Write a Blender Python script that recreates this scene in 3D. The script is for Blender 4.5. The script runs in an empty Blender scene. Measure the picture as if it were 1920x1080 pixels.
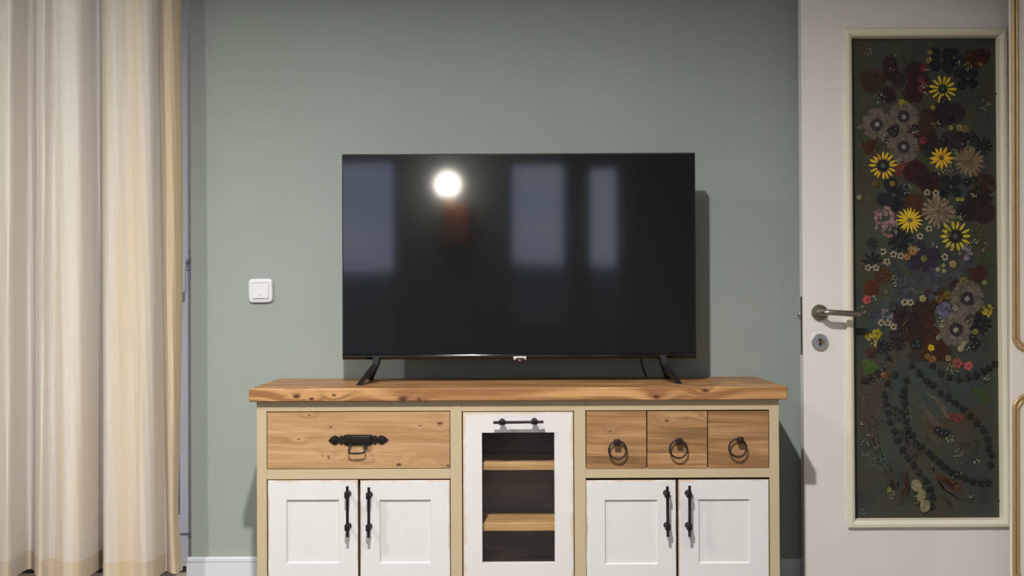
import bpy, bmesh, math, random
from mathutils import Vector, Matrix
random.seed(7)
S = bpy.context.scene
COL = S.collection
PI = math.pi

# ------------------------------------------------------------------ camera
F = 2178.0
CAMZ = 1.0
PITCH = math.radians(0.58)
ROLL = math.radians(-0.25)
cam = bpy.data.cameras.new('camera')
cam.sensor_width = 36.0
cam.lens = 36.0 * F / 1920.0
cam.clip_start = 0.05
cam.clip_end = 2000
cam_o = bpy.data.objects.new('camera', cam)
CM = Matrix.Translation((0, 0, CAMZ)) @ Matrix.Rotation(PI/2 + PITCH, 4, 'X') @ Matrix.Rotation(ROLL, 4, 'Z')
cam_o.matrix_world = CM
COL.objects.link(cam_o)
S.camera = cam_o

# ------------------------------------------------------------------ world, exposure
w = bpy.data.worlds.new('dusk_sky'); S.world = w; w.use_nodes = True
nt = w.node_tree; nt.nodes.clear()
wo = nt.nodes.new('ShaderNodeOutputWorld'); bg = nt.nodes.new('ShaderNodeBackground')
tc = nt.nodes.new('ShaderNodeTexCoord'); mp = nt.nodes.new('ShaderNodeMapping'); mp.inputs['Scale'].default_value = (1.2, 1.2, 6)
nz = nt.nodes.new('ShaderNodeTexNoise'); nz.inputs['Scale'].default_value = 2.2; nz.inputs['Detail'].default_value = 4
cr = nt.nodes.new('ShaderNodeValToRGB')
cr.color_ramp.elements[0].position = .35; cr.color_ramp.elements[0].color = (.50, .60, .90, 1)
cr.color_ramp.elements[1].position = .70; cr.color_ramp.elements[1].color = (.80, .84, 1.0, 1)
nt.links.new(tc.outputs['Generated'], mp.inputs[0]); nt.links.new(mp.outputs[0], nz.inputs['Vector'])
nt.links.new(nz.outputs['Fac'], cr.inputs[0]); nt.links.new(cr.outputs[0], bg.inputs['Color'])
bg.inputs['Strength'].default_value = 3.6
nt.links.new(bg.outputs[0], wo.inputs[0])
S.view_settings.view_transform = 'Standard'
S.view_settings.look = 'None'
S.view_settings.gamma = 1.0
S.view_settings.use_curve_mapping = False
S.view_settings.exposure = -0.06
LAMPS = [  # ceiling downlights x, y, watts; the rear two are added fill lamps
    (-0.25, 1.50, 124.0),
    (-2.20, 2.00, 52.0),
    (-0.25, -1.60, 12.0),
    (1.40, -1.60, 8.0),
]
CEIL = 2.70
WALL = 3.92

# ------------------------------------------------------------------ helpers
def P(px, py, Y):
    d = CM.to_3x3() @ Vector(((px-960)/F, (540-py)/F, -1))
    t = Y / d.y
    return Vector((d.x*t, Y, CAMZ + d.z*t))
def rect(x0, y0, x1, y1, Y):
    xc, yc = (x0+x1)/2, (y0+y1)/2
    return P(x0, yc, Y).x, P(x1, yc, Y).x, P(xc, y1, Y).z, P(xc, y0, Y).z
def lin(c):
    return tuple(((v/255)/12.92 if v/255 <= .04045 else ((v/255+.055)/1.055)**2.4) for v in c)
def wpos(o):
    v = Vector((0, 0, 0))
    while o: v += o.location; o = o.parent
    return v
def obj(name, bm, mat, parent=None, loc=None, smooth=False):
    me = bpy.data.meshes.new(name)
    base = wpos(parent) if parent else Vector((0, 0, 0))
    L = Vector(loc) if loc is not None else base
    bmesh.ops.translate(bm, verts=bm.verts, vec=-L)
    bm.normal_update()
    bm.to_mesh(me); bm.free()
    for m in (mat if isinstance(mat, (list, tuple)) else [mat]): me.materials.append(m)
    if smooth:
        for p in me.polygons: p.use_smooth = True
        try: me.set_sharp_from_angle(angle=math.radians(35))
        except Exception: pass
    o = bpy.data.objects.new(name, me); COL.objects.link(o)
    if parent: o.parent = parent; o.location = L - base
    else: o.location = L
    return o
def thing(name, label, cat, loc=(0, 0, 0), group=None, kind=None):
    o = bpy.data.objects.new(name, None); COL.objects.link(o); o.location = loc
    o.empty_display_size = .05
    tag(o, label, cat, group, kind); return o
def tag(o, label=None, cat=None, group=None, kind=None):
    if label: o['label'] = label
    if cat: o['category'] = cat
    if group: o['group'] = group
    if kind: o['kind'] = kind
    return o
def BM(): return bmesh.new()
def box(bm, x0, x1, y0, y1, z0, z1, bev=0, seg=2, mi=0):
    g = bmesh.ops.create_cube(bm, size=1)
    vs = g['verts']
    for v in vs:
        v.co = Vector(((x0+x1)/2 + v.co.x*(x1-x0), (y0+y1)/2 + v.co.y*(y1-y0), (z0+z1)/2 + v.co.z*(z1-z0)))
    es = list({e for v in vs for e in v.link_edges})
    fs = set(f for v in vs for f in v.link_faces)
    if bev:
        r = bmesh.ops.bevel(bm, geom=es, offset=bev, segments=seg, profile=.5, affect='EDGES')
        fs = set(r['faces']) | {f for f in fs if f.is_valid}
    for f in fs:
        if f.is_valid: f.material_index = mi
    return bm
def prism(bm, pts, y0, y1, mi=0):
    """polygon in x,z (list) extruded between y0 (front) and y1"""
    a = [bm.verts.new((x, y0, z)) for x, z in pts]; b = [bm.verts.new((x, y1, z)) for x, z in pts]
    n = len(pts); fs = [bm.faces.new(a), bm.faces.new(b[::-1])]
    for i in range(n): fs.append(bm.faces.new((a[i], b[i], b[(i+1) % n], a[(i+1) % n])))
    for f in fs: f.material_index = mi
    bmesh.ops.recalc_face_normals(bm, faces=fs)
def tube(bm, pts, r, n=10, closed=False, mi=0):
    pts = [Vector(p) for p in pts]; N = len(pts); rings = []
    up = None
    for i, p in enumerate(pts):
        if closed: t = (pts[(i+1) % N]-pts[i-1]).normalized()
        else: t = (pts[min(i+1, N-1)]-pts[max(i-1, 0)]).normalized()
        if up is None: up = t.orthogonal().normalized()
        up = (up - t*up.dot(t)).normalized(); s = t.cross(up)
        rr = r[i] if isinstance(r, (list, tuple)) else r
        rings.append([bm.verts.new(p + (up*math.cos(2*PI*k/n) + s*math.sin(2*PI*k/n))*rr) for k in range(n)])
    for i in range(N if closed else N-1):
        A, B = rings[i], rings[(i+1) % N]
        for k in range(n):
            bm.faces.new((A[k], A[(k+1) % n], B[(k+1) % n], B[k])).material_index = mi
    if not closed:
        bm.faces.new(rings[0][::-1]).material_index = mi; bm.faces.new(rings[-1]).material_index = mi
def lathe_y(bm, cx, cz, prof, n=32, mi=0):
    """revolve (r, y) profile about an axis along Y through (cx, cz)"""
    rings = []
    for r, y in prof:
        if r < 1e-6: rings.append([bm.verts.new((cx, y, cz))])
        else: rings.append([bm.verts.new((cx+r*math.cos(2*PI*k/n), y, cz+r*math.sin(2*PI*k/n))) for k in range(n)])
    fs = []
    for A, B in zip(rings, rings[1:]):
        for k in range(n):
            a0, a1 = A[k % len(A)], A[(k+1) % len(A)]; b0, b1 = B[k % len(B)], B[(k+1) % len(B)]
            vs = [a0, a1, b1, b0]; u = []
            for v in vs:
                if v not in u: u.append(v)
            if len(u) > 2: fs.append(bm.faces.new(u))
    for f in fs: f.material_index = mi
    bmesh.ops.recalc_face_normals(bm, faces=fs)
def lathe_z(bm, cx, cy, prof, n=32, mi=0):
    rings = []
    for r, z in prof:
        if r < 1e-6: rings.append([bm.verts.new((cx, cy, z))])
        else: rings.append([bm.verts.new((cx+r*math.cos(2*PI*k/n), cy+r*math.sin(2*PI*k/n), z)) for k in range(n)])
    fs = []
    for A, B in zip(rings, rings[1:]):
        for k in range(n):
            u = []
            for v in (A[k % len(A)], A[(k+1) % len(A)], B[(k+1) % len(B)], B[k % len(B)]):
                if v not in u: u.append(v)
            if len(u) > 2: fs.append(bm.faces.new(u))
    for f in fs: f.material_index = mi
    bmesh.ops.recalc_face_normals(bm, faces=fs)
def frame_ring(bm, x0, x1, z0, z1, prof):
    """rectangular moulding. prof = list of (inset, y): section swept round the rectangle, mitred"""
    rings = []
    for d, y in prof:
        rings.append([bm.verts.new(c) for c in ((x0+d, y, z0+d), (x1-d, y, z0+d), (x1-d, y, z1-d), (x0+d, y, z1-d))])
    fs = []
    for A, B in zip(rings, rings[1:]):
        for k in range(4): fs.append(bm.faces.new((A[k], A[(k+1) % 4], B[(k+1) % 4], B[k])))
    A, B = rings[-1], rings[0]
    for k in range(4): fs.append(bm.faces.new((A[k], A[(k+1) % 4], B[(k+1) % 4], B[k])))
    bmesh.ops.recalc_face_normals(bm, faces=fs)

# ------------------------------------------------------------------ materials
class N:
    def __init__(s, name):
        s.m = bpy.data.materials.new(name); s.m.use_nodes = True; s.t = s.m.node_tree
        s.t.nodes.clear(); s.out = s.n('ShaderNodeOutputMaterial'); s.b = s.n('ShaderNodeBsdfPrincipled')
        s.l(s.b.outputs[0], s.out.inputs[0])
    def n(s, k, **kw):
        x = s.t.nodes.new(k)
        for a, v in kw.items(): setattr(x, a, v)
        return x
    def l(s, a, b): s.t.links.new(a, b)
    def set(s, **kw):
        for k, v in kw.items(): s.b.inputs[k.replace('_', ' ')].default_value = v
    def pos(s): return s.n('ShaderNodeNewGeometry').outputs['Position']
    def obco(s): return s.n('ShaderNodeTexCoord').outputs['Object']
    def map(s, v, scale=(1, 1, 1), loc=(0, 0, 0)):
        m = s.n('ShaderNodeMapping'); m.inputs['Scale'].default_value = scale; m.inputs['Location'].default_value = loc
        s.l(v, m.inputs[0]); return m.outputs[0]
    def noise(s, v, scale=5, detail=4, rough=.55, dist=0):
        x = s.n('ShaderNodeTexNoise'); s.l(v, x.inputs['Vector'])
        x.inputs['Scale'].default_value = scale; x.inputs['Detail'].default_value = detail
        x.inputs['Roughness'].default_value = rough; x.inputs['Distortion'].default_value = dist
        return x.outputs['Fac']
    def ramp(s, f, stops):
        r = s.n('ShaderNodeValToRGB'); s.l(f, r.inputs[0]); e = r.color_ramp.elements
        while len(e) < len(stops): e.new(.5)
        for i, (p, c) in enumerate(stops): e[i].position = p; e[i].color = (*c, 1) if len(c) == 3 else c
        return r.outputs[0]
    def math(s, op, a, b=None, c=None, clamp=False):
        m = s.n('ShaderNodeMath'); m.operation = op; m.use_clamp = clamp
        for i, v in enumerate((a, b, c)):
            if v is None: continue
            if isinstance(v, (int, float)): m.inputs[i].default_value = v
            else: s.l(v, m.inputs[i])
        return m.outputs[0]
    def mix(s, f, a, b, mode='MIX'):
        m = s.n('ShaderNodeMix'); m.data_type = 'RGBA'; m.blend_type = mode
        for i, v in ((0, f), (6, a), (7, b)):
            if isinstance(v, (int, float)): m.inputs[i].default_value = v
            elif isinstance(v, tuple): m.inputs[i].default_value = (*v, 1)
            else: s.l(v, m.inputs[i])
        return m.outputs[2]
    def bump(s, h, strength=.2, dist=.001):
        b = s.n('ShaderNodeBump'); b.inputs['Strength'].default_value = strength; b.inputs['Distance'].default_value = dist
        s.l(h, b.inputs['Height']); s.l(b.outputs[0], s.b.inputs['Normal'])

def simple(name, c, rough=.5, metal=0, var=.06, vs=30, bump=0, spec=.5):
    n = N(name); base = lin(c)
    f = n.noise(n.obco(), vs, 4)
    col = n.ramp(f, [(.3, tuple(v*(1-var) for v in base)), (.7, tuple(min(1, v*(1+var)) for v in base))])
    n.l(col, n.b.inputs['Base Color'])
    n.set(Roughness=rough, Metallic=metal); n.b.inputs['Specular IOR Level'].default_value = spec
    if bump: n.bump(n.noise(n.obco(), 180, 3), bump)
    return n.m

def wall_paint():
    n = N('sage_wall_paint')
    f = n.noise(n.pos(), 1.3, 3)
    c = n.ramp(f, [(.3, lin((149, 157, 149))), (.7, lin((155, 163, 156)))])
    n.l(c, n.b.inputs['Base Color']); n.set(Roughness=.75); n.b.inputs['Specular IOR Level'].default_value = .3
    n.bump(n.noise(n.pos(), 260, 5, .7), .25, .0006)
    return n.m

def wood(name, light, dark, grain=(1.1, 13, 13), knots=(), rough=.5, contrast=1.0, staves=None, seed=0, rings=.5):
    """oak: long grain along X, cathedral rings, pores, dark knots at world positions"""
    n = N(name); p = n.pos()
    oi = n.n('ShaderNodeObjectInfo')
    sh = n.n('ShaderNodeVectorMath'); sh.operation = 'ADD'
    cx = n.n('ShaderNodeCombineXYZ'); r = n.math('MULTIPLY', oi.outputs['Random'], 17.0)
    n.l(r, cx.inputs[0]); n.l(r, cx.inputs[2]); n.l(p, sh.inputs[0]); n.l(cx.outputs[0], sh.inputs[1])
    pv = sh.outputs[0]
    # knot field bends the grain
    kn = None; kd = None
    for (kx, kz, kr) in knots:
        d = n.n('ShaderNodeVectorMath'); d.operation = 'SUBTRACT'; n.l(p, d.inputs[0]); d.inputs[1].default_value = (kx, 0, kz)
        s_ = n.n('ShaderNodeSeparateXYZ'); n.l(d.outputs[0], s_.inputs[0])
        q = n.math('ADD', n.math('POWER', n.math('MULTIPLY', s_.outputs[0], .55/kr), 2), n.math('POWER', n.math('MULTIPLY', s_.outputs[2], 1/kr), 2))
        qn = n.math('MULTIPLY', n.math('SQRT', q), n.math('ADD', .75, n.math('MULTIPLY', n.noise(n.map(p, (60, 60, 130)), 1.5, 4, .7), 1.5)))
        dark_ = n.math('SUBTRACT', 1.0, qn, clamp=True)
        bend = n.math('DIVIDE', 1.0, n.math('ADD', 1.0, n.math('MULTIPLY', q, .25)))
        kn = bend if kn is None else n.math('MAXIMUM', kn, bend)
        kd = dark_ if kd is None else n.math('MAXIMUM', kd, dark_)
    m1 = n.map(pv, grain, (seed, seed*.7, seed*1.3))
    if kn is not None:
        c2 = n.n('ShaderNodeCombineXYZ'); n.l(n.math('MULTIPLY', kn, .9), c2.inputs[2])
        a2 = n.n('ShaderNodeVectorMath'); a2.operation = 'ADD'; n.l(m1, a2.inputs[0]); n.l(c2.outputs[0], a2.inputs[1]); m1 = a2.outputs[0]
    f1 = n.noise(m1, 2.0, 7, .6, .5)
    m2 = n.map(m1, (.55, .6, .6))
    f2 = n.noise(m2, 1.1, 2, .4, .3)
    ringf = n.math('PINGPONG', n.math('MULTIPLY', f2, 11.0), 1.0)
    fine = n.noise(n.map(pv, (7, 260, 260)), 1.0, 3, .6)
    v = n.math('ADD', n.math('MULTIPLY', f1, 1-rings*.5), n.math('MULTIPLY', ringf, rings*.42))
    v = n.math('ADD', v, n.math('MULTIPLY', n.math('SUBTRACT', fine, .5), .6))
    mid = tuple((a+b)/2 for a, b in zip(light, dark))
    c0 = n.ramp(v, [(.52-.20/contrast, lin(dark)), (.52, lin(mid)), (.52+.22/contrast, lin(light))])
    # per-board tone
    tone = n.math('ADD', .92, n.math('MULTIPLY', oi.outputs['Random'], .16))
    hs = n.n('ShaderNodeHueSaturation'); n.l(c0, hs.inputs['Color']); n.l(tone, hs.inputs['Value']); c0 = hs.outputs[0]
    if kd is not None:
        kf = n.math('MULTIPLY', n.math('MULTIPLY', kd, n.math('ADD', .5, n.noise(n.map(pv, (90, 90, 90)), 1.6, 3))), 1.5, clamp=True)
        c0 = n.mix(kf, c0, lin((78, 46, 26)))
    # tiny worm holes and dark flecks
    vo = n.n('ShaderNodeTexVoronoi'); vo.inputs['Scale'].default_value = 1.0; n.l(n.map(pv, (22, 60, 60)), vo.inputs['Vector'])
    fl = n.math('LESS_THAN', vo.outputs['Distance'], .05)
    pick = n.n('ShaderNodeSeparateColor'); n.l(vo.outputs['Color'], pick.inputs[0])
    fl = n.math('MULTIPLY', fl, n.math('GREATER_THAN', pick.outputs[0], .93))
    c0 = n.mix(n.math('MULTIPLY', fl, .7), c0, lin((84, 52, 30)))
    n.l(c0, n.b.inputs['Base Color']); n.set(Roughness=rough); n.b.inputs['Specular IOR Level'].default_value = .35
    n.bump(v, .25, .0008)
    return n.m

def painted_wood(name, c, wearc, w=.0022, grain_axis='Z', dims=None, rough=.45, amount=.55):
    """painted timber whose own edges (generated box) are rubbed through"""
    n = N(name); g = n.n('ShaderNodeTexCoord').outputs['Generated']; s_ = n.n('ShaderNodeSeparateXYZ'); n.l(g, s_.inputs[0])
    p = n.pos(); base = lin(c)
    f = n.noise(n.map(p, (6, 40, 40) if grain_axis == 'X' else (40, 40, 6)), 1.5, 5)
    col = n.ramp(f, [(.3, tuple(v*.985 for v in base)), (.7, tuple(min(1, v*1.01) for v in base))])
    if dims:
        e = None
        for i, d in ((0, dims[0]), (2, dims[1])):
            q = n.math('MULTIPLY', n.math('SUBTRACT', .5, n.math('ABSOLUTE', n.math('SUBTRACT', s_.outputs[i], .5))), d)
            e = q if e is None else n.math('MINIMUM', e, q)
        nn = n.noise(n.map(p, (1, 1, 1)), 16, 5, .65)
        th = n.math('MULTIPLY', n.math('SUBTRACT', nn, 1-amount-.08, clamp=True), w/.12)
        wear = n.math('SUBTRACT', 1.0, n.math('DIVIDE', e, n.math('ADD', th, .0002)), clamp=True)
        col = n.mix(n.math('MULTIPLY', wear, .75), col, lin(wearc))
    n.l(col, n.b.inputs['Base Color']); n.set(Roughness=rough); n.b.inputs['Specular IOR Level'].default_value = .4
    n.bump(f, .12, .0006)
    return n.m

def glass(name, tint=(1, 1, 1), refl=1.0):
    n = N(name); n.t.nodes.remove(n.b)
    tr = n.n('ShaderNodeBsdfTransparent'); tr.inputs[0].default_value = (*tint, 1)
    gl = n.n('ShaderNodeBsdfGlossy'); gl.inputs['Roughness'].default_value = .02
    lw = n.n('ShaderNodeLayerWeight'); lw.inputs['Blend'].default_value = .5
    fr = n.math('ADD', .04, n.math('MULTIPLY', .9, n.math('POWER', lw.outputs['Facing'], 5)))
    mx = n.n('ShaderNodeMixShader'); n.l(n.math('MULTIPLY', fr, refl*.6), mx.inputs[0]); n.l(tr.outputs[0], mx.inputs[1]); n.l(gl.outputs[0], mx.inputs[2])
    n.l(mx.outputs[0], n.out.inputs[0]); return n.m

def emit(name, c, s):
    n = N(name); n.set(Base_Color=(*c, 1)); n.b.inputs['Emission Color'].default_value = (*c, 1); n.b.inputs['Emission Strength'].default_value = s
    return n.m

def cloth(name, c, tl=.35, weave=True):
    n = N(name); p = n.pos(); base = lin(c)
    f = n.noise(n.map(p, (30, 30, 1.2)), 2.5, 4)
    sl = n.noise(n.map(p, (8, 8, 260)), 1, 3, .6)
    ff = n.math('ADD', n.math('MULTIPLY', f, .6), n.math('MULTIPLY', sl, .4))
    col = n.ramp(ff, [(.35, tuple(v*.95 for v in base)), (.65, tuple(min(1, v*1.03) for v in base))])
    st = n.noise(n.map(p, (9, 2, .25)), 2.2, 3, .5)
    warm = lin((min(255, c[0]-2), c[1]-11, c[2]-28))
    col = n.mix(n.ramp(st, [(.47, (0, 0, 0)), (.66, (.85, .85, .85))]), col, warm)
    n.l(col, n.b.inputs['Base Color']); n.set(Roughness=.85); n.b.inputs['Specular IOR Level'].default_value = .15
    n.b.inputs['Sheen Weight'].default_value = .15
    n.bump(sl, .15, .0006)
    tr = n.n('ShaderNodeBsdfTranslucent'); n.l(col, tr.inputs[0])
    mx = n.n('ShaderNodeMixShader'); mx.inputs[0].default_value = tl
    n.l(n.b.outputs[0], mx.inputs[1]); n.l(tr.outputs[0], mx.inputs[2]); n.l(mx.outputs[0], n.out.inputs[0])
    return n.m

M_wall = wall_paint()
M_white_wall = simple('white_wall_paint', (205, 200, 190), .8, var=.02, vs=3, bump=.1)
M_ceiling = simple('ceiling_paint', (222, 220, 214), .85, var=.02, vs=3)
M_base = simple('white_skirting_gloss', (210, 213, 218), .35, var=.015, vs=8)
M_upvc = simple('white_frame_shade_grey', (176, 177, 188), .35, var=.02, vs=8)  # white frame; the cool shade on it is put into this grey
M_gasket = simple('dark_gasket', (45, 42, 44), .7)
M_sill = simple('beige_threshold', (178, 160, 142), .6)
M_tan = painted_wood('cream_tan_painted_wood', (184, 166, 134), (150, 115, 75), grain_axis='Z')
M_tan_x = painted_wood('cream_tan_painted_rail', (184, 166, 134), (150, 115, 75), grain_axis='X')
M_iron = simple('black_wrought_iron', (38, 32, 28), .45, metal=.6, var=.2, vs=90, bump=.3)
M_iron_brown = simple('brown_black_iron_ring', (52, 36, 30), .45, metal=.5, var=.2, vs=90, bump=.3)
M_black = simple('black_plastic', (22, 22, 22), .45, var=.05)
M_recess = simple('dark_recess_gap', (50, 34, 18), .9)
M_white_plastic = simple('white_switch_plastic', (220, 220, 220), .35, var=.01)
M_steel = simple('brushed_nickel', (165, 156, 142), .34, metal=1, var=.06, vs=120)
M_steel_lt = simple('satin_chrome_rosette', (205, 203, 206), .42, metal=1, var=.05, vs=120)
M_brass = simple('brass_cylinder', (200, 170, 100), .25, metal=1)
M_door = simple('white_door_lacquer', (226, 220, 214), .38, var=.012, vs=4)
M_mould = simple('cream_door_moulding', (226, 218, 196), .32, var=.012, vs=6)
M_gold = simple('antique_gold_moulding', (188, 158, 110), .34, metal=.45, var=.08, vs=40)
M_cream = simple('cream_wardrobe_lacquer', (226, 217, 206), .4, var=.015, vs=6)
M_glass = glass('clear_cabinet_glass', (.97, .97, .97))
M_pane = glass('window_glass', (.95, .97, .97), .8)
M_curtain = cloth('cream_curtain_fabric', (214, 203, 188), .22)
M_curtain_d = cloth('beige_doubled_fabric', (204, 188, 165), .08)
M_floor = wood('oak_floor', (134, 128, 122), (100, 94, 90), grain=(1.1, 13, 13), rough=.4)
M_hill = simple('dark_hillside', (58, 66, 60), .95, var=.3, vs=.05)

# ------------------------------------------------------------------ the setting
XL, XR, YB = -2.6, 2.9, -4.2
def structure(o, label=None, cat=None): tag(o, label, cat, kind='structure'); return o
def struct(name, bm, m, label, **kw):
    return structure(obj(name, bm, m, loc=kw.pop('loc', (0, 0, 0)), **kw), label)

# back wall with the balcony-door opening at the left and the doorway behind the open leaf at the right
b = BM()
OX0, OX1 = -2.25, P(358, 560, WALL).x     # balcony opening
DX0, DX1 = 1.78, 2.60                     # doorway hidden past the open door leaf
box(b, XL-.1, OX0, WALL, WALL+.25, 0, CEIL)
box(b, OX1, DX0, WALL, WALL+.25, 0, CEIL)
box(b, OX0, OX1, WALL, WALL+.25, 2.30, CEIL)
box(b, DX0, DX1, WALL, WALL+.25, 2.06, CEIL)
box(b, DX1, XR+.1, WALL, WALL+.25, 0, CEIL)
struct('wall_back', b, M_wall, 'sage green painted wall behind the television')
b = BM(); box(b, XL-.1, XL, YB, WALL, 0, CEIL); struct('wall_left', b, M_wall, 'sage green wall on the left of the room')
b = BM(); box(b, XR, XR+.1, YB, WALL, 0, CEIL); struct('wall_right', b, M_wall, 'sage green wall on the right of the room')
b = BM(); box(b, XL-.1, XR+.1, YB-.1, WALL+1.6, -.1, 0); struct('floor', b, M_floor, 'oak board floor of the room')
b = BM(); box(b, XL-.1, XR+.1, YB-.1, WALL+1.6, CEIL, CEIL+.1); struct('ceiling', b, M_ceiling, 'plain white ceiling')
# hall behind the doorway
b = BM(); box(b, 1.2, 1.3, WALL+.25, WALL+1.6, 0, CEIL); box(b, XR, XR+.1, WALL+.25, WALL+1.6, 0, CEIL); box(b, 1.2, XR+.1, WALL+1.5, WALL+1.6, 0, CEIL)
struct('wall_hall', b, M_white_wall, 'off-white hall walls beyond the doorway')

# opposite wall (seen mirrored in the television) with three windows
TVY = 3.70
def MX(px): return (px-960)/F*(2*TVY-YB)
WINS = [(-2.15, MX(745), .10, 2.43), (MX(953), MX(1066), .75, 2.40), (MX(1100), MX(1166), .75, 2.36)]
b = BM(); xs = XL-.1
for x0, x1, z0, z1 in WINS:
    box(b, xs, x0, YB-.2, YB, 0, CEIL); box(b, x0, x1, YB-.2, YB, 0, z0); box(b, x0, x1, YB-.2, YB, z1, CEIL); xs = x1
box(b, xs, XR+.1, YB-.2, YB, 0, CEIL)
struct('wall_front', b, M_wall, 'green wall with windows opposite the television')
for i, (x0, x1, z0, z1) in enumerate(WINS):
    b = BM(); frame_ring(b, x0, x1, z0, z1, [(0, YB-.14), (0, YB-.07), (.045, YB-.07), (.045, YB-.14)])
    fo = struct('window_%d' % (i+2), b, M_upvc, ['wide window opposite, mirrored at the left of the screen', 'middle window opposite, mirrored in the screen', 'narrow window opposite, mirrored right of centre in the screen'][i])
    b = BM(); box(b, x0+.04, x1-.04, YB-.11, YB-.105, z0+.04, z1-.04); obj('pane', b, M_pane, fo)

# balcony door (window_1) set deep in the opening
YW = 4.08
b = BM(); frame_ring(b, OX0, OX1, .16, 2.30, [(0, YW+.08), (0, YW+.012), (.040, YW+.012), (.040, YW+.08)])
w1 = struct('window_1', b, M_upvc, 'white balcony door, coloured grey as in shade, in the recess behind the curtain')
sx0 = P(335, 800, YW).x; sx1 = OX1-.022
b = BM(); frame_ring(b, OX0+.025, sx1, .185, 2.275, [(0, YW+.06), (0, YW+.003), (.003, YW), (sx1-sx0-.006, YW), (sx1-sx0, YW+.006), (sx1-sx0, YW+.06)])
obj('sash', b, M_upvc, w1)
b = BM(); box(b, OX0+.08, sx0+.01, YW+.03, YW+.036, .25, 2.2); obj('pane', b, M_pane, w1)
b = BM(); box(b, sx0-.006, sx0, YW+.004, YW+.03, .25, 2.2); obj('glazing_gasket', b, M_gasket, w1)
zt0 = P(345, 1073, YW-.01).z; zt1 = P(345, 1064, YW-.01).z
b = BM(); box(b, OX0, OX1, YW-.012, YW+.08, zt0, zt1+.004); obj('threshold_gasket', b, M_gasket, w1)
b = BM(); box(b, OX0, OX1, YW-.012, YW+.08, zt1-.0, .17); obj('bottom_rail', b, M_upvc, w1)
b = BM(); box(b, OX0-.0, OX1, WALL+.012, YW+.1, .0, zt0, .003); obj('threshold', b, M_sill, w1)
# handle: plate, neck, hanging lever
hp = P(354.5, 490, YW); hx = hp.x
b = BM(); z0, z1 = P(354, 506, YW).z, P(354, 474, YW).z
box(b, hx-.011, hx+.011, YW-.010, YW, z0, z1, .004)
lx, lt = P(343.5, 488, YW-.05).x, P(343.5, 483, YW-.05).z
lb = P(345, 549, YW-.05).z
tube(b, [(hx, YW-.008, z0+.03), (hx, YW-.035, z0+.03), (hx-.004, YW-.045, z0+.03), (lx+.004, YW-.05, lt-.006)], .0085, 12)
hd = obj('handle', b, M_upvc, w1, smooth=True)
b = BM(); box(b, lx-.010, lx+.010, YW-.058, YW-.042, lb, lt+.004, .0065, 3); 
obj('handle_lever', b, M_upvc, hd, smooth=True)

# skirting boards
def skirt(name, x0, x1, label):
    pr = [(WALL, 0), (WALL-.016, 0), (WALL-.016, 0), (WALL-.016, .0)]
    zb = P(420, 1054, WALL-.016).z; ztp = P(420, 1045, WALL-.014).z
    b = BM(); box(b, x0, x1, WALL-.016, WALL, 0, zb-.0015)
    box(b, x0, x1, WALL-.0145, WALL, zb-.0015, ztp, .004)
    return struct(name, b, M_base, label)
skirt('baseboard_back', OX1-.012, .9, 'white skirting board along the sage wall')
b = BM(); box(b, .9, DX0-.1, WALL-.016, WALL, 0, .128, .003); struct('trim_1', b, M_base, 'white skirting board behind the open door')
b = BM()
box(b, DX0-.08, DX0, WALL-.02, WALL, 0, 2.12, .003); box(b, DX1, DX1+.08, WALL-.02, WALL, 0, 2.12, .003); box(b, DX0, DX1, WALL-.02, WALL, 2.04, 2.12, .003)
struct('trim_2', b, M_base, 'white door casing round the hidden doorway')

# land outside the windows
def ridge(name, y, x0, x1, h0, label, sd):
    rnd = random.Random(sd); b = BM(); n = 60; cols = []
    for i in range(n+1):
        x = x0+(x1-x0)*i/n; h = h0*(1+.35*math.sin(i*.31+sd)+.15*math.sin(i*.9)+.08*rnd.random())
        cols.append([b.verts.new((x, y+s*t, z)) for t, z in ((-60, -20), (-20, h*.6), (0, h), (40, h*.5), (80, -20)) for s in [1 if y > 0 else -1]])
    for A, B in zip(cols, cols[1:]):
        for k in range(4): b.faces.new((A[k], B[k], B[k+1], A[k+1]))
    bmesh.ops.recalc_face_normals(b, faces=b.faces[:])
    o = obj(name, b, M_hill, loc=(0, 0, 0), smooth=True); tag(o, label, kind='structure'); return o
ridge('hillside', -300, -420, 420, 13, 'dark hillside outside, mirrored low in the screen', 2)
ridge('hillside', 300, -420, 420, 13, 'dark hillside beyond the balcony door', 5)

# ------------------------------------------------------------------ ceiling downlights
M_lampring = simple('white_lamp_ring', (225, 225, 222), .4)
M_lens = emit('lit_lamp_lens', (1, .90, .76), 6)
for i, (x, y, pw) in enumerate(LAMPS):
    t = thing('ceiling_downlight', ['small round white downlight in the ceiling, in front of the television', 'small round white downlight in the ceiling towards the left wall',
              'added fill downlight in the ceiling at the far end of the room', 'added fill downlight in the ceiling at the far right end'][i], 'ceiling light', (x, y, CEIL), 'downlights in the ceiling')
    b = BM(); lathe_z(b, x, y, [(.060, CEIL), (.060, CEIL-.006), (.048, CEIL-.009), (.044, CEIL-.003), (.044, CEIL)]); obj('ring', b, M_lampring, t, smooth=True)
    b = BM(); lathe_z(b, x, y, [(0, CEIL-.002), (.044, CEIL-.002)]); obj('lens', b, M_lens, t)
    ld = bpy.data.lights.new('downlight_bulb', 'AREA'); ld.shape = 'DISK'; ld.size = .085; ld.energy = pw; ld.color = (1, .985, .975); ld.spread = math.radians(152)
    lo = bpy.data.objects.new('downlight_bulb', ld); COL.objects.link(lo); lo.parent = t; lo.location = (0, 0, -.012)

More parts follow.
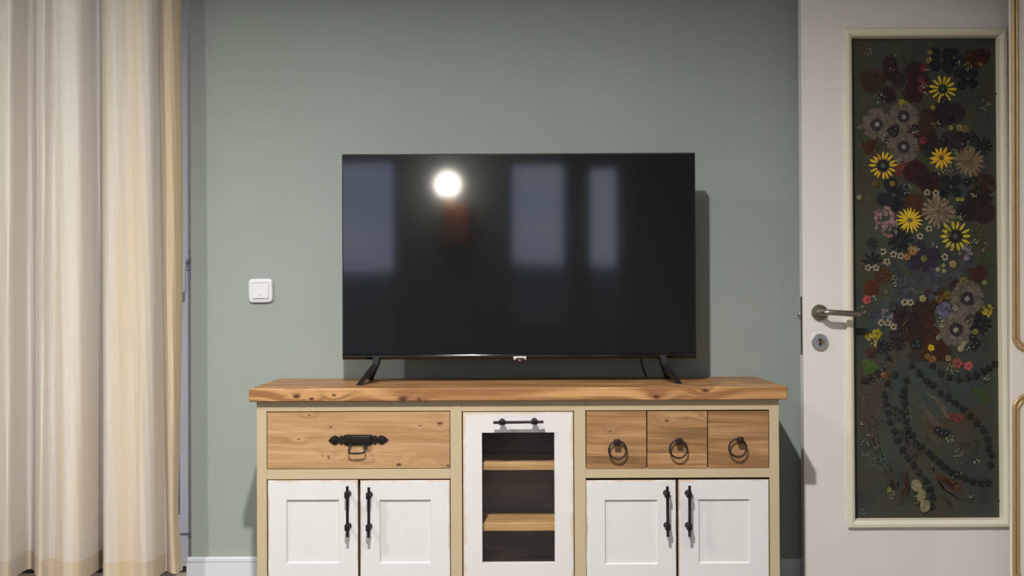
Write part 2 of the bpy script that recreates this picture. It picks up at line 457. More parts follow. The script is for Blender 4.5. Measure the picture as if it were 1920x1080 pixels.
# wall lamp opposite, mirrored in the screen
M_globe = emit('lit_opal_globe', (1, .93, .84), 50)
M_walnut = wood('warm_brown_wood', (225, 150, 92), (180, 108, 62), grain=(13, 13, 1.4))
gx, gz = (840-960)/F*(2*TVY-YB-.30), CAMZ+(562-345)/F*(2*TVY-YB-.30)
t = thing('wall_lamp', 'lit white globe wall lamp, mirrored bright in the screen', 'wall lamp', (gx, YB, gz))
b = BM(); bmesh.ops.create_uvsphere(b, u_segments=32, v_segments=20, radius=.13); bmesh.ops.translate(b, verts=b.verts, vec=(gx, YB+.30, gz)); obj('globe', b, M_globe, t, smooth=True)
b = BM(); lathe_y(b, gx, gz-.16, [(0, YB), (.05, YB), (.05, YB+.015), (0, YB+.018)]); tube(b, [(gx, YB+.01, gz-.16), (gx, YB+.22, gz-.17), (gx, YB+.30, gz-.16), (gx, YB+.30, gz-.13)], .012); lathe_z(b, gx, YB+.30, [(0, gz-.135), (.05, gz-.13), (.055, gz-.10), (0, gz-.10)])
obj('bracket', b, M_brass, t, smooth=True)
bx0, bx1, bz0, bz1 = gx-.07, gx+.20, gz-.58, gz-.17
t = thing('wall_cupboard', 'small brown wooden wall cupboard under the globe lamp, mirrored dimly', 'cupboard', (gx+.09, YB, bz0))
b = BM(); box(b, bx0, bx1, YB, YB+.10, bz0, bz1, .003); obj('carcass', b, M_walnut, t)
b = BM(); box(b, bx0+.008, bx1-.008, YB+.101, YB+.118, bz0+.008, bz1-.008, .003); dd = obj('door', b, M_walnut, t)
b = BM(); lathe_y(b, bx0+.03, (bz0+bz1)/2, [(.006, YB+.118), (.006, YB+.128), (.012, YB+.135), (0, YB+.14)], 16); obj('knob', b, M_brass, dd)

# ------------------------------------------------------------------ sideboard
YF = 3.48                       # face of the frame, doors and drawers
FX0, FX1 = P(481.5, 920, YF).x, P(1461.5, 920, YF).x
FZ1 = P(971, 751, YF).z
FZ0 = P(971, 1118, YF).z
YBK = 3.905
sb = thing('sideboard', 'cream and white sideboard with oak top and iron handles under the television', 'sideboard', ((FX0+FX1)/2, (YF+YBK)/2, 0))
def rr(a): return rect(*a, YF)
OPEN = {  # openings in the face frame, pixel rects
    'bigdrawer': (500, 771, 844.5, 879.5), 'smalldrawers': (1098, 769, 1442.5, 879.5),
    'leftdoors': (500.5, 898.5, 846, 1096), 'rightdoors': (1098, 898.5, 1443.5, 1096), 'glassdoor': (866.5, 771, 1077, 1096)}
R = {k: rr(v) for k, v in OPEN.items()}
ST = .022
b = BM()
zTL = R['bigdrawer'][3]; zm1 = R['bigdrawer'][2]; zm0 = R['leftdoors'][3]; zb = R['leftdoors'][2]
for x0, x1 in ((FX0, R['bigdrawer'][0]), (R['bigdrawer'][1], R['glassdoor'][0]), (R['glassdoor'][1], R['smalldrawers'][0]), (R['smalldrawers'][1], FX1)):
    f = BM(); box(f, x0, x1, YF, YF+ST, FZ0, FZ1, .0012); obj('stile', f, M_tan, sb)
def rail(x0, x1, z0, z1): f = BM(); box(f, x0, x1, YF+.0004, YF+ST, z0, z1, .001); obj('rail', f, M_tan_x, sb)
for a, c in (('bigdrawer', 'bigdrawer'), ('glassdoor', 'glassdoor'), ('smalldrawers', 'smalldrawers')):
    rail(R[a][0], R[a][1], R[a][3], FZ1)
    rail(R[a][0], R[a][1], FZ0, zb)
rail(R['bigdrawer'][0], R['bigdrawer'][1], zm0, zm1); rail(R['smalldrawers'][0], R['smalldrawers'][1], zm0, zm1)
b.free()
for x0, x1 in ((FX0, FX0+.018), (FX1-.018, FX1)):
    f = BM(); box(f, x0, x1, YF+ST, YBK, FZ0, FZ1); obj('side_panel', f, M_tan, sb)
for x in (R['glassdoor'][0]-.018, R['glassdoor'][1]+.003):
    f = BM(); box(f, x, x+.015, YF+ST, YBK-.012, FZ0+.02, FZ1-.02)
    obj('partition', f, M_tan, sb)
M_back = wood('dark_back_board', (112, 92, 76), (74, 58, 46), grain=(1.3, 9, 9), contrast=1.2, rings=.9, seed=3)
f = BM(); box(f, FX0+.018, FX1-.018, YBK-.010, YBK, FZ0, FZ1-.002); obj('back_panel', f, M_back, sb)
f = BM(); box(f, R['glassdoor'][0]-.003, R['glassdoor'][1]+.003, 3.715, 3.725, FZ0+.02, FZ1-.02); obj('inner_back_board', f, M_back, sb)
f = BM(); box(f, FX0+.018, FX1-.018, YF+ST, YBK-.010, FZ0, FZ0+.018); obj('bottom_panel', f, M_tan, sb)
for x in (FX0, FX1-.045):
    for y in (YF+.003, YBK-.05):
        f = BM(); prism(f, [(x, FZ0), (x+.045, FZ0), (x+.040, .0), (x+.005, .0)], y, y+.042); obj('leg', f, M_tan, sb)
# worktop: oak boards glued edge to edge, the front one deepest
WZ1 = P(971, 727, 3.46).z; WZ0 = P(971, 751.5, 3.46).z
WX0, WX1 = P(466.5, 740, 3.46).x, P(1477, 738, 3.46).x
def kp(px, py, Y=3.46): q = P(px, py, Y); return q.x, q.z
K = [(*kp(556, 743), .014), (*kp(584, 748), .010), (*kp(756, 748), .017), (*kp(786, 749), .008), (*kp(1231, 744), .012), (*kp(1323, 732), .012), (*kp(626, 741), .008)]
M_top = wood('oiled_oak_worktop', (186, 142, 94), (138, 96, 58), grain=(1.3, 15, 22), knots=K, rough=.42, contrast=1.25, rings=1.1)
wt = bpy.data.objects.new('worktop', None); COL.objects.link(wt); wt.parent = sb; wt.location = Vector((0, 0, WZ0)); 
wt['label'] = 'thick oiled oak worktop'
ys = [3.46, 3.545, 3.63, 3.72, 3.81, YBK+.005]
for i in range(5):
    f = BM(); box(f, WX0+(.0008*(i % 2)), WX1-(.0008*(i % 2)), ys[i]+.0002, ys[i+1]-.0002, WZ0, WZ1-(.0003*(i % 2)), .0035 if i == 0 else .0008, 3)
    obj('board', f, M_top, wt)
f = BM(); box(f, FX0+.004, FX1-.004, YF+.004, YBK-.01, FZ1-.001, WZ0+.001); obj('top_fillet', f, M_tan_x, sb)
# dark liner just behind the gaps round doors and drawers
f = BM()
for k in ('leftdoors', 'rightdoors', 'bigdrawer', 'smalldrawers'):
    r = R[k]; box(f, r[0]-.003, r[1]+.003, YF+.0235, YF+.030, r[2]-.003, r[3]+.003)
r = R['glassdoor']; gi = rr((904, 811, 1040, 1056))
frame_ring(f, r[0]-.003, r[1]+.003, r[2]-.003, r[3]+.003, [(0, YF+.024), (0, YF+.030), (.02, YF+.030), (.02, YF+.024)])
obj('shadow_liner', f, M_recess, sb)

# hardware
def bar_handle(parent, p0, p1, c0, c1, mat=M_iron, r=.0042):
    """bar from p0 to p1 (pixels) standing off the face with square collars at c0, c1"""
    Yh = YF-.030; b = BM()
    A, B = P(*p0, Yh), P(*p1, Yh); d = (B-A)
    tube(b, [A, A+d*.012, A+d*.5, B-d*.012, B], [r*1.15, r, r, r, r*1.15], 12)
    vert = abs(d.z) > abs(d.x)
    for c in (c0, c1):
        q = P(*c, Yh)
        h = .0072
        if vert: box(b, q.x-h, q.x+h, Yh-.0085, Yh+.0085, q.z-.0095, q.z+.0095, .002)
        else: box(b, q.x-.0095, q.x+.0095, Yh-.0085, Yh+.0085, q.z-h, q.z+h, .002)
        lathe_y(b, q.x, q.z, [(.0055, Yh), (.0055, YF-.004), (.009, YF-.004), (.009, YF)], 14)
    return obj('handle', b, mat, parent, smooth=True)

def panel_door(a, inner, wear_seed, name='door', hinge=None):
    """shaker door: stiles, rails and a shallow recessed panel"""
    x0, x1, z0, z1 = rr(a); ix0, ix1, iz0, iz1 = rr(inner)
    b = BM(); y = YF-.001
    # one mesh: face with recessed centre
    def lp(x0, x1, z0, z1, y): return [b.verts.new(c) for c in ((x0, y, z0), (x1, y, z0), (x1, y, z1), (x0, y, z1))]
    e = .0018
    L = [lp(x0, x1, z0, z1, YF+.022), lp(x0, x1, z0, z1, y+e), lp(x0+e*.4, x1-e*.4, z0+e*.4, z1-e*.4, y+e*.35), lp(x0+e, x1-e, z0+e, z1-e, y), lp(ix0, ix1, iz0, iz1, y), lp(ix0+.003, ix1-.003, iz0+.003, iz1-.003, y+.0055)]
    for A, B in zip(L, L[1:]):
        for k in range(4): b.faces.new((A[k], A[(k+1) % 4], B[(k+1) % 4], B[k]))
    b.faces.new(L[0][::-1]); b.faces.new(L[-1])
    bmesh.ops.recalc_face_normals(b, faces=b.faces[:])
    m = painted_wood('white_painted_door', (212, 208, 205), (176, 140, 98), w=.0035, dims=(x1-x0, z1-z0), amount=.55)
    return obj(name, b, m, sb)
d = panel_door((502.5, 900.5, 671.5, 1094), (537, 937, 636, 1056), 1); bar_handle(d, (651, 912), (651.5, 1007), (650.5, 928), (651, 989))
d = panel_door((675.5, 900.5, 844, 1094), (712, 937, 808, 1056), 2); bar_handle(d, (691.5, 914), (691, 1008), (691, 930), (690.5, 990))
d = panel_door((1099.5, 900.5, 1268, 1094), (1134, 937, 1233, 1058), 3); bar_handle(d, (1251.3, 912), (1252.3, 1006), (1251, 927), (1252, 988))
d = panel_door((1272.5, 899.5, 1442, 1094), (1310, 936, 1406, 1056), 4); bar_handle(d, (1293, 911), (1293, 1006), (1292, 927), (1292.5, 988))

# glass door
x0, x1, z0, z1 = rr((868.5, 772.5, 1075.5, 1094))
m = painted_wood('white_painted_glass_door', (212, 206, 203), (196, 160, 116), w=.006, dims=(x1-x0, z1-z0), amount=.62)
b = BM(); y = YF-.001
def loop4(bm, x0, x1, z0, z1, y): return [bm.verts.new(c) for c in ((x0, y, z0), (x1, y, z0), (x1, y, z1), (x0, y, z1))]
L = [loop4(b, x0, x1, z0, z1, YF+.022), loop4(b, x0, x1, z0, z1, y+.0012), loop4(b, x0+.0012, x1-.0012, z0+.0012, z1-.0012, y),
     loop4(b, gi[0], gi[1], gi[2], gi[3], y), loop4(b, gi[0], gi[1], gi[2], gi[3], YF+.022)]
for A, B in zip(L, L[1:]+L[:1]):
    for k in range(4): b.faces.new((A[k], A[(k+1) % 4], B[(k+1) % 4], B[k]))
bmesh.ops.recalc_face_normals(b, faces=b.faces[:])
gd = obj('door', b, m, sb); gd['label'] = 'white frame door with a glass pane'
b = BM(); box(b, gi[0]-.004, gi[1]+.004, YF+.0225, YF+.0255, gi[2]-.004, gi[3]+.004); obj('glass_pane', b, M_glass, gd)
bar_handle(gd, (925, 792.3), (1019, 791), (941.5, 792), (1002, 791))
M_shelf = wood('light_oak_shelf', (214, 176, 118), (176, 134, 82), grain=(1.4, 16, 22), rough=.5, seed=5)
for (pya, pyb, Ys) in ((866.5, 881.5, 3.53), (980.5, 995.5, 3.53)):
    q = rect(903, pya, 1041, pyb, Ys)
    ex = .0
    f = BM(); box(f, R['glassdoor'][0]-.002, R['glassdoor'][1]+.002, Ys, 3.714, q[2], q[3], .0015)
    obj('shelf', f, M_shelf, sb)

# drawers
def boards(parent, a, splits, mats, proud=None):
    """drawer front glued up of horizontal boards"""
    for (ya, yb), mt in zip(zip(splits, splits[1:]), mats):
        x0, x1, z0, z1 = rr((a[0], ya, a[2], yb))
        f = BM(); box(f, x0, x1, YF-.001, YF+.018, z0+.0001, z1-.0001, .0006, 1); obj('board', f, mt, parent)
def drawer(a):
    x0, x1, z0, z1 = rr(a); f = BM()
    box(f, x0+.004, x1-.004, YF+.018, YF+.0234, z0+.004, z1-.004)
    return obj('drawer', f, M_shelf, sb)
LO, DO = (196, 158, 116), (160, 118, 78)
KD = [(*kp(580, 779, YF), .004), (*kp(620, 801, YF), .004), (*kp(788, 798, YF), .004), (*kp(825, 794, YF), .009), (*kp(748, 871, YF), .010), (*kp(616, 856, YF), .004),
      (*kp(617, 859, YF), .004), (*kp(560, 824, YF), .004), (*kp(840, 873, YF), .007), (*kp(690, 845, YF), .004)]
M_d1 = wood('pale_knotty_oak_drawer', LO, DO, grain=(1.2, 14, 16), knots=KD, rough=.5, rings=.55, contrast=1.0)
M_d2 = wood('oak_drawer_board', (180, 140, 98), (138, 100, 64), grain=(1.3, 14, 18), knots=[(*kp(1144, 809, YF), .004), (*kp(1250, 789, YF), .006), (*kp(1333, 779, YF), .007)], rough=.5, rings=.6)
M_d3 = wood('darker_oak_drawer_board', (166, 126, 84), (124, 90, 56), grain=(1.3, 14, 18), rough=.5, rings=.8, seed=2)
A1 = (501.5, 772.5, 843.5, 878.5)
d = drawer(A1); boards(d, A1, (772.5, 878.5), (M_d1,)); d['label'] = 'wide pale knotty oak drawer'
# forged plate pull
pl = [(616, 825.6), (622, 819.5), (628, 816.3), (633, 818), (635.5, 820.5), (638, 818), (640.5, 815.8), (643, 818), (645.5, 817), (647, 815), (697, 815), (699.5, 817.5), (702, 818),
      (704, 815.5), (706.5, 818), (709, 820), (712, 817), (716, 815.8), (722, 819), (728.5, 824.6), (722, 830), (716, 833), (711, 831), (708.5, 828.8), (706, 831), (703.5, 833.2), (701, 831), (698, 831.5), (697, 833.6),
      (647, 834), (645, 831.5), (643, 831.5), (640, 834), (637.5, 831), (635, 829.5), (632, 832.5), (628, 833.6), (622, 831)]
b = BM(); pts = [(P(x, y, YF).x, P(x, y, YF).z) for x, y in pl]
prism(b, pts[::-1], YF-.005, YF-.001)
# ribs and barrel of the forged plate
c0, c1 = P(648, 816, YF), P(696, 833, YF)
box(b, c0.x, c1.x, YF-.0095, YF-.0045, c1.z+.0005, c0.z-.0005, .0035, 3)
for q in ((628, 825), (716, 824.4)):
    w_ = P(*q, YF); lathe_y(b, w_.x, w_.z, [(.010, YF-.005), (.0085, YF-.008), (.004, YF-.0088), (.0035, YF-.011), (0, YF-.0115)], 20)
for s in (-1, 1):
    q = P(672+s*15, 834, YF); lathe_y(b, q.x, q.z, [(.0045, YF-.003), (.0045, YF-.012), (0, YF-.0125)], 12)
pull = obj('pull_plate', b, M_iron, d, smooth=True)
b = BM(); zz = [(657, 833), (655.3, 838), (653.7, 843.5), (653.7, 847), (655.8, 849.6), (661, 850.6), (670, 850.6), (678, 849.6), (683, 848), (685, 845.5), (684.6, 842), (683, 837.5), (681, 833)]
tube(b, [P(x, y, YF-.010-.012*min(1, (y-833)/14)) for x, y in zz], .0026, 10); obj('drop_handle', b, M_iron, d, smooth=True)
# three small drawers with ring pulls
for a, sp, mt, mount, ring in (
    ((1099.5, 771, 1211.8, 878.8), (771, 855.5, 878.8), (M_d2, M_d3), (1156.8, 829.5), (1158, 844)),
    ((1213.8, 771, 1325.8, 878.5), (771, 802.5, 850, 878.5), (M_d2, M_d3, M_d2), (1273, 827.5), (1272, 842)),
    ((1327.8, 770.5, 1441, 877.5), (770.5, 792.5, 877.5), (M_d3, M_d2), (1388, 825.5), (1383.2, 840))):
    d = drawer(a); boards(d, a, sp, mt)
    q = P(*mount, YF-.012); b = BM()
    box(b, q.x-.0095, q.x+.0095, YF-.022, YF-.008, q.z-.010, q.z+.010, .003, 2)
    lathe_y(b, q.x, q.z, [(.006, YF-.010), (.006, YF-.001), (.0, YF-.001)], 14)
    obj('ring_mount', b, M_iron_brown, d, smooth=True)
    c = P(*ring, YF-.015); b = BM(); n = 40; Rr = 16.3/625.9
    tube(b, [(c.x+Rr*math.cos(2*PI*k/n), YF-.016+.003*math.sin(2*PI*k/n), c.z+Rr*math.sin(2*PI*k/n)) for k in range(n)], .0029, 10, closed=True)
    obj('ring_pull', b, M_iron_brown, d, smooth=True)

# ------------------------------------------------------------------ television
TX0, TX1, TZ0, TZ1 = rect(641.5, 287.5, 1304.5, 673, TVY)
tv = thing('television', 'black flat screen television with slanted feet on the oak sideboard top', 'television', ((TX0+TX1)/2, 3.72, WZ1))
def sc_mat():
    n = N('glossy_black_screen'); n.set(Base_Color=(.0098, .0100, .0108, 1), Roughness=.056); n.b.inputs['IOR'].default_value = 1.5
    return n.m
M_screen = sc_mat()
M_bezel = simple('satin_black_bezel', (16, 16, 17), .35)
M_chin = simple('brushed_dark_chin', (70, 70, 73), .07, metal=1, var=.05, vs=60)
b = BM(); box(b, TX0, TX1, TVY+.0, TVY+.038, TZ0, TZ1, .0025, 2); obj('casing', b, M_bezel, tv)
b = BM(); box(b, TX0+.10, TX1-.10, TVY+.037, TVY+.075, TZ0+.03, TZ1-.22, .012, 2); obj('rear_housing', b, M_black, tv)
chz = P(972, 661.5, TVY).z
b = BM(); box(b, TX0+.004, TX1-.004, TVY-.0008, TVY+.002, chz, TZ1-.0045); obj('screen', b, M_screen, tv)
b = BM(); cp = [(TVY+.001, TZ0+.002)] + [(TVY-.0012-.0042*math.sin(PI*t/10)**.8, TZ0+.002+(chz-.001-TZ0-.002)*t/10) for t in range(11)] + [(TVY+.001, chz-.001)]
A_ = [b.verts.new((TX0+.003, y, z)) for y, z in cp]; B_ = [b.verts.new((TX1-.003, y, z)) for y, z in cp]
b.faces.new(A_); b.faces.new(B_[::-1])
for k in range(len(cp)): b.faces.new((A_[k], B_[k], B_[(k+1) % len(cp)], A_[(k+1) % len(cp)]))
bmesh.ops.recalc_face_normals(b, faces=b.faces[:])
obj('chin', b, M_chin, tv, smooth=True)
M_logo = simple('silver_logo_plate', (215, 210, 205), .3, metal=.3)
l0 = rect(962.3, 668.6, 987, 674.2, TVY-.006)
b = BM(); box(b, l0[0], l0[1], TVY-.0065, TVY-.003, l0[3]-.0040, l0[3], .0006); box(b, l0[0]+.001, l0[0]+.009, TVY-.0062, TVY-.003, l0[2], l0[3]-.003, .0006); box(b, l0[1]-.007, l0[1]-.001, TVY-.0062, TVY-.003, l0[2], l0[3]-.003, .0006)
obj('badge', b, M_logo, tv)
b = BM(); box(b, l0[0]+.007, l0[1]-.007, TVY-.006, TVY+.012, l0[2]-.0045, l0[3]-.0035, .002); rs = obj('receiver', b, M_black, tv)
q = P(974.5, 675.3, TVY-.0075); b = BM(); bmesh.ops.create_uvsphere(b, u_segments=12, v_segments=8, radius=.0013); bmesh.ops.translate(b, verts=b.verts, vec=q); obj('standby_light', b, emit('red_led', (1, .12, .12), 12), rs)
for s in (-1, 1):
    b = BM()
    if s < 0: top0, top1, ft, rt = P(702, 673, 3.72), P(713, 673, 3.72), P(673.5, 721, 3.60), P(695, 712, 3.835)
    else: top0, top1, ft, rt = P(1247, 671, 3.72), P(1236, 671, 3.72), P(1273.5, 719.5, 3.60), P(1252, 711, 3.835)
    # blade leg: flat in side view, leaning outwards, splitting to a front and a rear toe
    zt = TZ0+.012; zk = WZ1+.058; w2 = .0085
    def slab(A, B, wA, wB, dA, dB):
        vs = []
        for c, ww, dd_ in ((A, wA, dA), (B, wB, dB)):
            vs.append([b.verts.new((c[0]+i*ww, c[1]+j*dd_, c[2])) for i, j in ((-1, -1), (1, -1), (1, 1), (-1, 1))])
        b.faces.new(vs[0]); b.faces.new(vs[1][::-1])
        for k in range(4): b.faces.new((vs[0][k], vs[0][(k+1) % 4], vs[1][(k+1) % 4], vs[1][k]))
    xm = (top0.x+top1.x)/2
    xk = xm + s*.004
    slab((xm, 3.722, zt), (xk, 3.722, zk), .0095, .0095, .030, .032)
    slab((xk, 3.705, zk), (ft.x, 3.605, WZ1+.001), .0095, .0088, .015, .012)
    slab((xk, 3.740, zk), (rt.x, 3.840, WZ1+.001), .0095, .0070, .015, .012)
    # web between the limbs, seen as the wide blade
    xw = xk*.45+ft.x*.55
    slab((xk, 3.722, zk), (xk*.30+ft.x*.70, 3.722, WZ1+.016), .0095, .0085, .030, .085)
    bmesh.ops.recalc_face_normals(b, faces=b.faces[:])
    obj('leg', b, M_black, tv)
b = BM()
tube(b, [P(1199, 655, 3.80), P(1201, 672, 3.83), P(1204, 685, 3.86), P(1208, 698, 3.885), P(1211, 705, 3.90), P(1211.5, 708, 3.905)], .0023, 8)
cb = obj('power_cord', b, M_black, loc=P(1200, 660, 3.80), smooth=True); tag(cb, 'thin black cord dropping behind the television, near its right foot', 'cord')

# ------------------------------------------------------------------ light switch
x0, x1, z0, z1 = rect(465.5, 522.5, 511, 567.5, WALL-.01)
cx, cz = (x0+x1)/2, (z0+z1)/2
sw = thing('light_switch', 'square white rocker light switch on the sage wall', 'switch', (cx, WALL, cz))
sw.rotation_euler = (0, math.radians(-.8), 0)
def round_rect(cx, cz, hx, hz, r, n=6, bulge=0):
    pts = []
    for qx, qz, a0 in ((1, 1, 0), (-1, 1, PI/2), (-1, -1, PI), (1, -1, 1.5*PI)):
        for k in range(n+1):
            a = a0+PI/2*k/n; pts.append((cx+qx*(hx-r)+r*math.cos(a), cz+qz*(hz-r)+r*math.sin(a)))
        if bulge:
            if qx*qz > 0: pts.append((cx, cz+qz*(hz+bulge)))
            else: pts.append((cx+qx*(hx+bulge), cz))
    return pts
hw = (x1-x0)/2
b = BM(); L = []
for ins, y in ((0, WALL), (0, WALL-.006), (.0012, WALL-.009), (.004, WALL-.0105), (.0125, WALL-.0105), (.0135, WALL-.0085)):
    L.append([b.verts.new((x, y, z)) for x, z in round_rect(cx, cz, hw-ins-.001, hw-ins-.001, max(.0125-ins*.8, .0015), 6, .001 if ins < .01 else 0.00001)])
for A, B in zip(L, L[1:]):
    for k in range(len(A)): b.faces.new((A[k], A[(k+1) % len(A)], B[(k+1) % len(A)], B[k]))
b.faces.new(L[-1]); bmesh.ops.recalc_face_normals(b, faces=b.faces[:]); obj('surround', b, M_white_plastic, sw, smooth=True)
b = BM(); h = hw-.0145; c = [(cx-h, WALL-.0095, cz+h), (cx+h, WALL-.0095, cz+h), (cx+h, WALL-.0150, cz-h), (cx-h, WALL-.0150, cz-h)]
f0 = [b.verts.new(v) for v in c]; f1 = [b.verts.new((v[0], WALL-.006, v[2])) for v in c]
b.faces.new(f0); b.faces.new(f1)
for k in range(4): b.faces.new((f0[k], f0[(k+1) % 4], f1[(k+1) % 4], f1[k]))
bmesh.ops.recalc_face_normals(b, faces=b.faces[:])
bmesh.ops.bevel(b, geom=b.edges[:], offset=.0012, segments=2, affect='EDGES'); rk = obj('rocker', b, M_white_plastic, sw, smooth=True)
b = BM(); q = P(487.5, 553, WALL-.0150); box(b, q.x-.0012, q.x+.0012, WALL-.0150, WALL-.0135, q.z-.002, q.z+.002); obj('indicator', b, simple('grey_indicator', (165, 160, 165), .4), rk)

# ------------------------------------------------------------------ open white door with pressed flower panel
DY = 3.76
dx0 = P(1505.5, 560, DY).x; dx1 = 1.765; dz1 = 2.035
gx0, gx1, gz0, gz1 = rect(1602, 67.5, 1868.5, 972.5, DY+.02)
ox0, ox1, oz0, oz1 = rect(1587.5, 52.5, 1893.5, 990, DY-.012)
b = BM()
for a in ((dx0, ox0+.006, .008, dz1), (ox1-.006, dx1, .008, dz1), (ox0+.006, ox1-.006, .008, oz0+.006), (ox0+.006, ox1-.006, oz1-.006, dz1)):
    box(b, a[0], a[1], DY, DY+.040, a[2], a[3])
d1 = struct('door_1', b, M_door, 'white interior door with a tall pressed flower panel, standing open at the right', )
tag(d1, cat=None)
b = BM(); wdt = (gx0-ox0)
frame_ring(b, ox0, ox1, oz0, oz1, [(0, DY+.002), (0, DY-.009), (.003, DY-.012), (.012, DY-.013), (.019, DY-.010), (.0235, DY-.006), (.025, DY+.002), (.027, DY+.022), (.006, DY+.022)])
obj('glass_moulding', b, M_mould, d1)
def panel_mat():
    n = N('dark_flower_panel_ground'); p = n.pos()
    f = n.noise(p, 7, 6, .65, .6); g = n.noise(n.map(p, (1, 1, .35), (3, 0, 9)), 9, 5, .6)
    c1 = n.ramp(f, [(.32, lin((50, 54, 52))), (.44, lin((58, 62, 54))), (.54, lin((66, 64, 50))), (.66, lin((70, 58, 48)))])
    c2 = n.ramp(g, [(.38, lin((54, 62, 66))), (.62, lin((64, 72, 54)))])
    fx = n.noise(n.map(p, (1, 1, 1), (7, 7, 7)), 5, 3)
    c = n.mix(n.ramp(fx, [(.48, (0, 0, 0)), (.62, (.75, .75, .75))]), c1, c2)
    n.l(c, n.b.inputs['Base Color']); n.set(Roughness=.35); n.b.inputs['Specular IOR Level'].default_value = .35
    return n.m
YP = DY+.020
b = BM(); box(b, gx0-.015, gx1+.015, YP, YP+.005, gz0-.015, gz1+.015); fp = obj('flower_panel', b, panel_mat(), d1)
fp['label'] = 'dark glass panel set with pressed flowers'
_fm = {}
def fmat(c, amt=.24, veil=0):
    c = tuple(c)
    if veil: c = c+(veil,)
    if c not in _fm:
        n = N('pressed_petal'); k = 1.06; base = tuple(min(1, v*k) for v in lin(c[:3]))
        f = n.noise(n.pos(), 120, 4, .7)
        col = n.ramp(f, [(.3, tuple(v*(1-amt) for v in base)), (.7, tuple(min(1, v*(1+amt)) for v in base))])
        n.l(col, n.b.inputs['Base Color']); n.set(Roughness=.6); n.b.inputs['Specular IOR Level'].default_value = .25
        if veil:
            tr = n.n('ShaderNodeBsdfTransparent'); mx = n.n('ShaderNodeMixShader')
            g = n.noise(n.pos(), 70, 5, .7)
            n.l(n.ramp(g, [(.32, (veil+.35,)*3), (.62, (max(0, veil-.2),)*3)]), mx.inputs[0])
            n.l(n.b.outputs[0], mx.inputs[1]); n.l(tr.outputs[0], mx.inputs[2]); n.l(mx.outputs[0], n.out.inputs[0])
        _fm[c] = n.m
    return _fm[c]
_layer = [0]
PXM = F/YP
def petal(bm, cx, cz, y, a, r0, r1, wd, shape, mi, cup=.0004):
    """petal as a small fan raised along its midrib. shape 0 pointed, 1 round, 2 notched"""
    ca, sa = math.cos(a), math.sin(a); n = 6
    def V(u, v, dy): return bm.verts.new((cx+u*ca-v*sa, y-dy, cz+u*sa+v*ca))
    prof = {0: [(0, .25), (.25, .75), (.5, 1), (.75, .75), (.93, .25)], 1: [(0, .35), (.3, .8), (.6, 1), (.85, .85), (.97, .4)], 2: [(0, .2), (.4, .7), (.7, 1), (.95, .9), (1.0, .45)]}[shape]
    tip = {0: 1.0, 1: 1.0, 2: .93}[shape]
    left = [V(r0+(r1-r0)*u, wd*v/2, 0) for u, v in prof]; right = [V(r0+(r1-r0)*u, -wd*v/2, 0) for u, v in prof]
    mid = [V(r0+(r1-r0)*u, 0, cup) for u, v in prof]; tp = V(r0+(r1-r0)*tip, 0, 0)
    for i in range(len(prof)-1):
        bm.faces.new((mid[i], left[i], left[i+1], mid[i+1])).material_index = mi
        bm.faces.new((right[i], mid[i], mid[i+1], right[i+1])).material_index = mi
    bm.faces.new((mid[-1], left[-1], tp)).material_index = mi; bm.faces.new((right[-1], mid[-1], tp)).material_index = mi
def disc(bm, cx, cz, y, r, mi, rz=None, n=14, dome=.0008, a=0, rag=0):
    c = bm.verts.new((cx, y-dome, cz)); rz = rz or r; vs = []
    for k in range(n):
        t = 2*PI*k/n; q = 1+rag*(random.random()-.5)
        u, v = r*q*math.cos(t), rz*q*math.sin(t)
        vs.append(bm.verts.new((cx+u*math.cos(a)-v*math.sin(a), y, cz+u*math.sin(a)+v*math.cos(a))))
    for k in range(n): bm.faces.new((c, vs[k], vs[(k+1) % n])).material_index = mi
VEIL = {'pressed_poppy_petal': .28, 'pressed_petal': .22, 'pressed_pansy': .26, 'pressed_green_leaf': .30, 'pressed_larkspur': .32, 'pressed_moss': .3, 'pressed_lilac_cluster': .2,
        'pressed_pink_cluster': .2, 'pressed_small_blossom': .15, 'pressed_four_petal_flower': .15, 'pressed_zinnia': .12, 'pressed_dark_daisy': .12, 'pressed_seed_disc': .15, 'dried_grass': .1, 'pressed_small_flower': .1}
def fin(name, bm, mats):
    return obj(name, bm, [fmat(m, veil=VEIL.get(name, 0)) for m in mats], fp)
def nexty(): _layer[0] += 1; return YP-.0006-_layer[0]*.000020
def flower(name, px, py, r, n, wd, shape, cols, core=0, rot=0, r0=.12, jit=.06, arc=2*PI, squash=0):
    q = P(px, py, YP); y = nexty(); R_ = r/PXM; bm = BM()
    for k in range(n):
        a = rot+arc*k/n+random.uniform(-jit, jit); rr_ = R_*(1+random.uniform(-.08, .06))
        petal(bm, q.x, q.z, y-.00003*(k % 3), a, R_*r0, rr_, 2*wd/PXM*random.uniform(.85, 1.1), shape, 0)
    if core:
        disc(bm, q.x, q.z, y-.0006, core/PXM, 1, rag=.15)
        if len(cols) > 2: disc(bm, q.x, q.z, y-.0010, core*.42/PXM, 2, rag=.3)
    return fin(name, bm, cols[:3] if core else cols[:1])
def blob(name, px, py, rx, rz, col, rot=0, n=5, lobes=True):
    """large crumpled petals pressed flat"""
    q = P(px, py, YP); y = nexty(); bm = BM()
    if lobes:
        for k in range(n):
            a = rot+2*PI*k/n+random.uniform(-.2, .2)
            petal(bm, q.x, q.z, y-.00004*k, a, 0, math.hypot(rx*math.cos(a), rz*math.sin(a))/PXM, 1.15*min(rx, rz)/PXM, 1, 0)
    else: disc(bm, q.x, q.z, y, rx/PXM, 0, rz/PXM, 18, .0006, rot, .12)
    return fin(name, bm, [col])
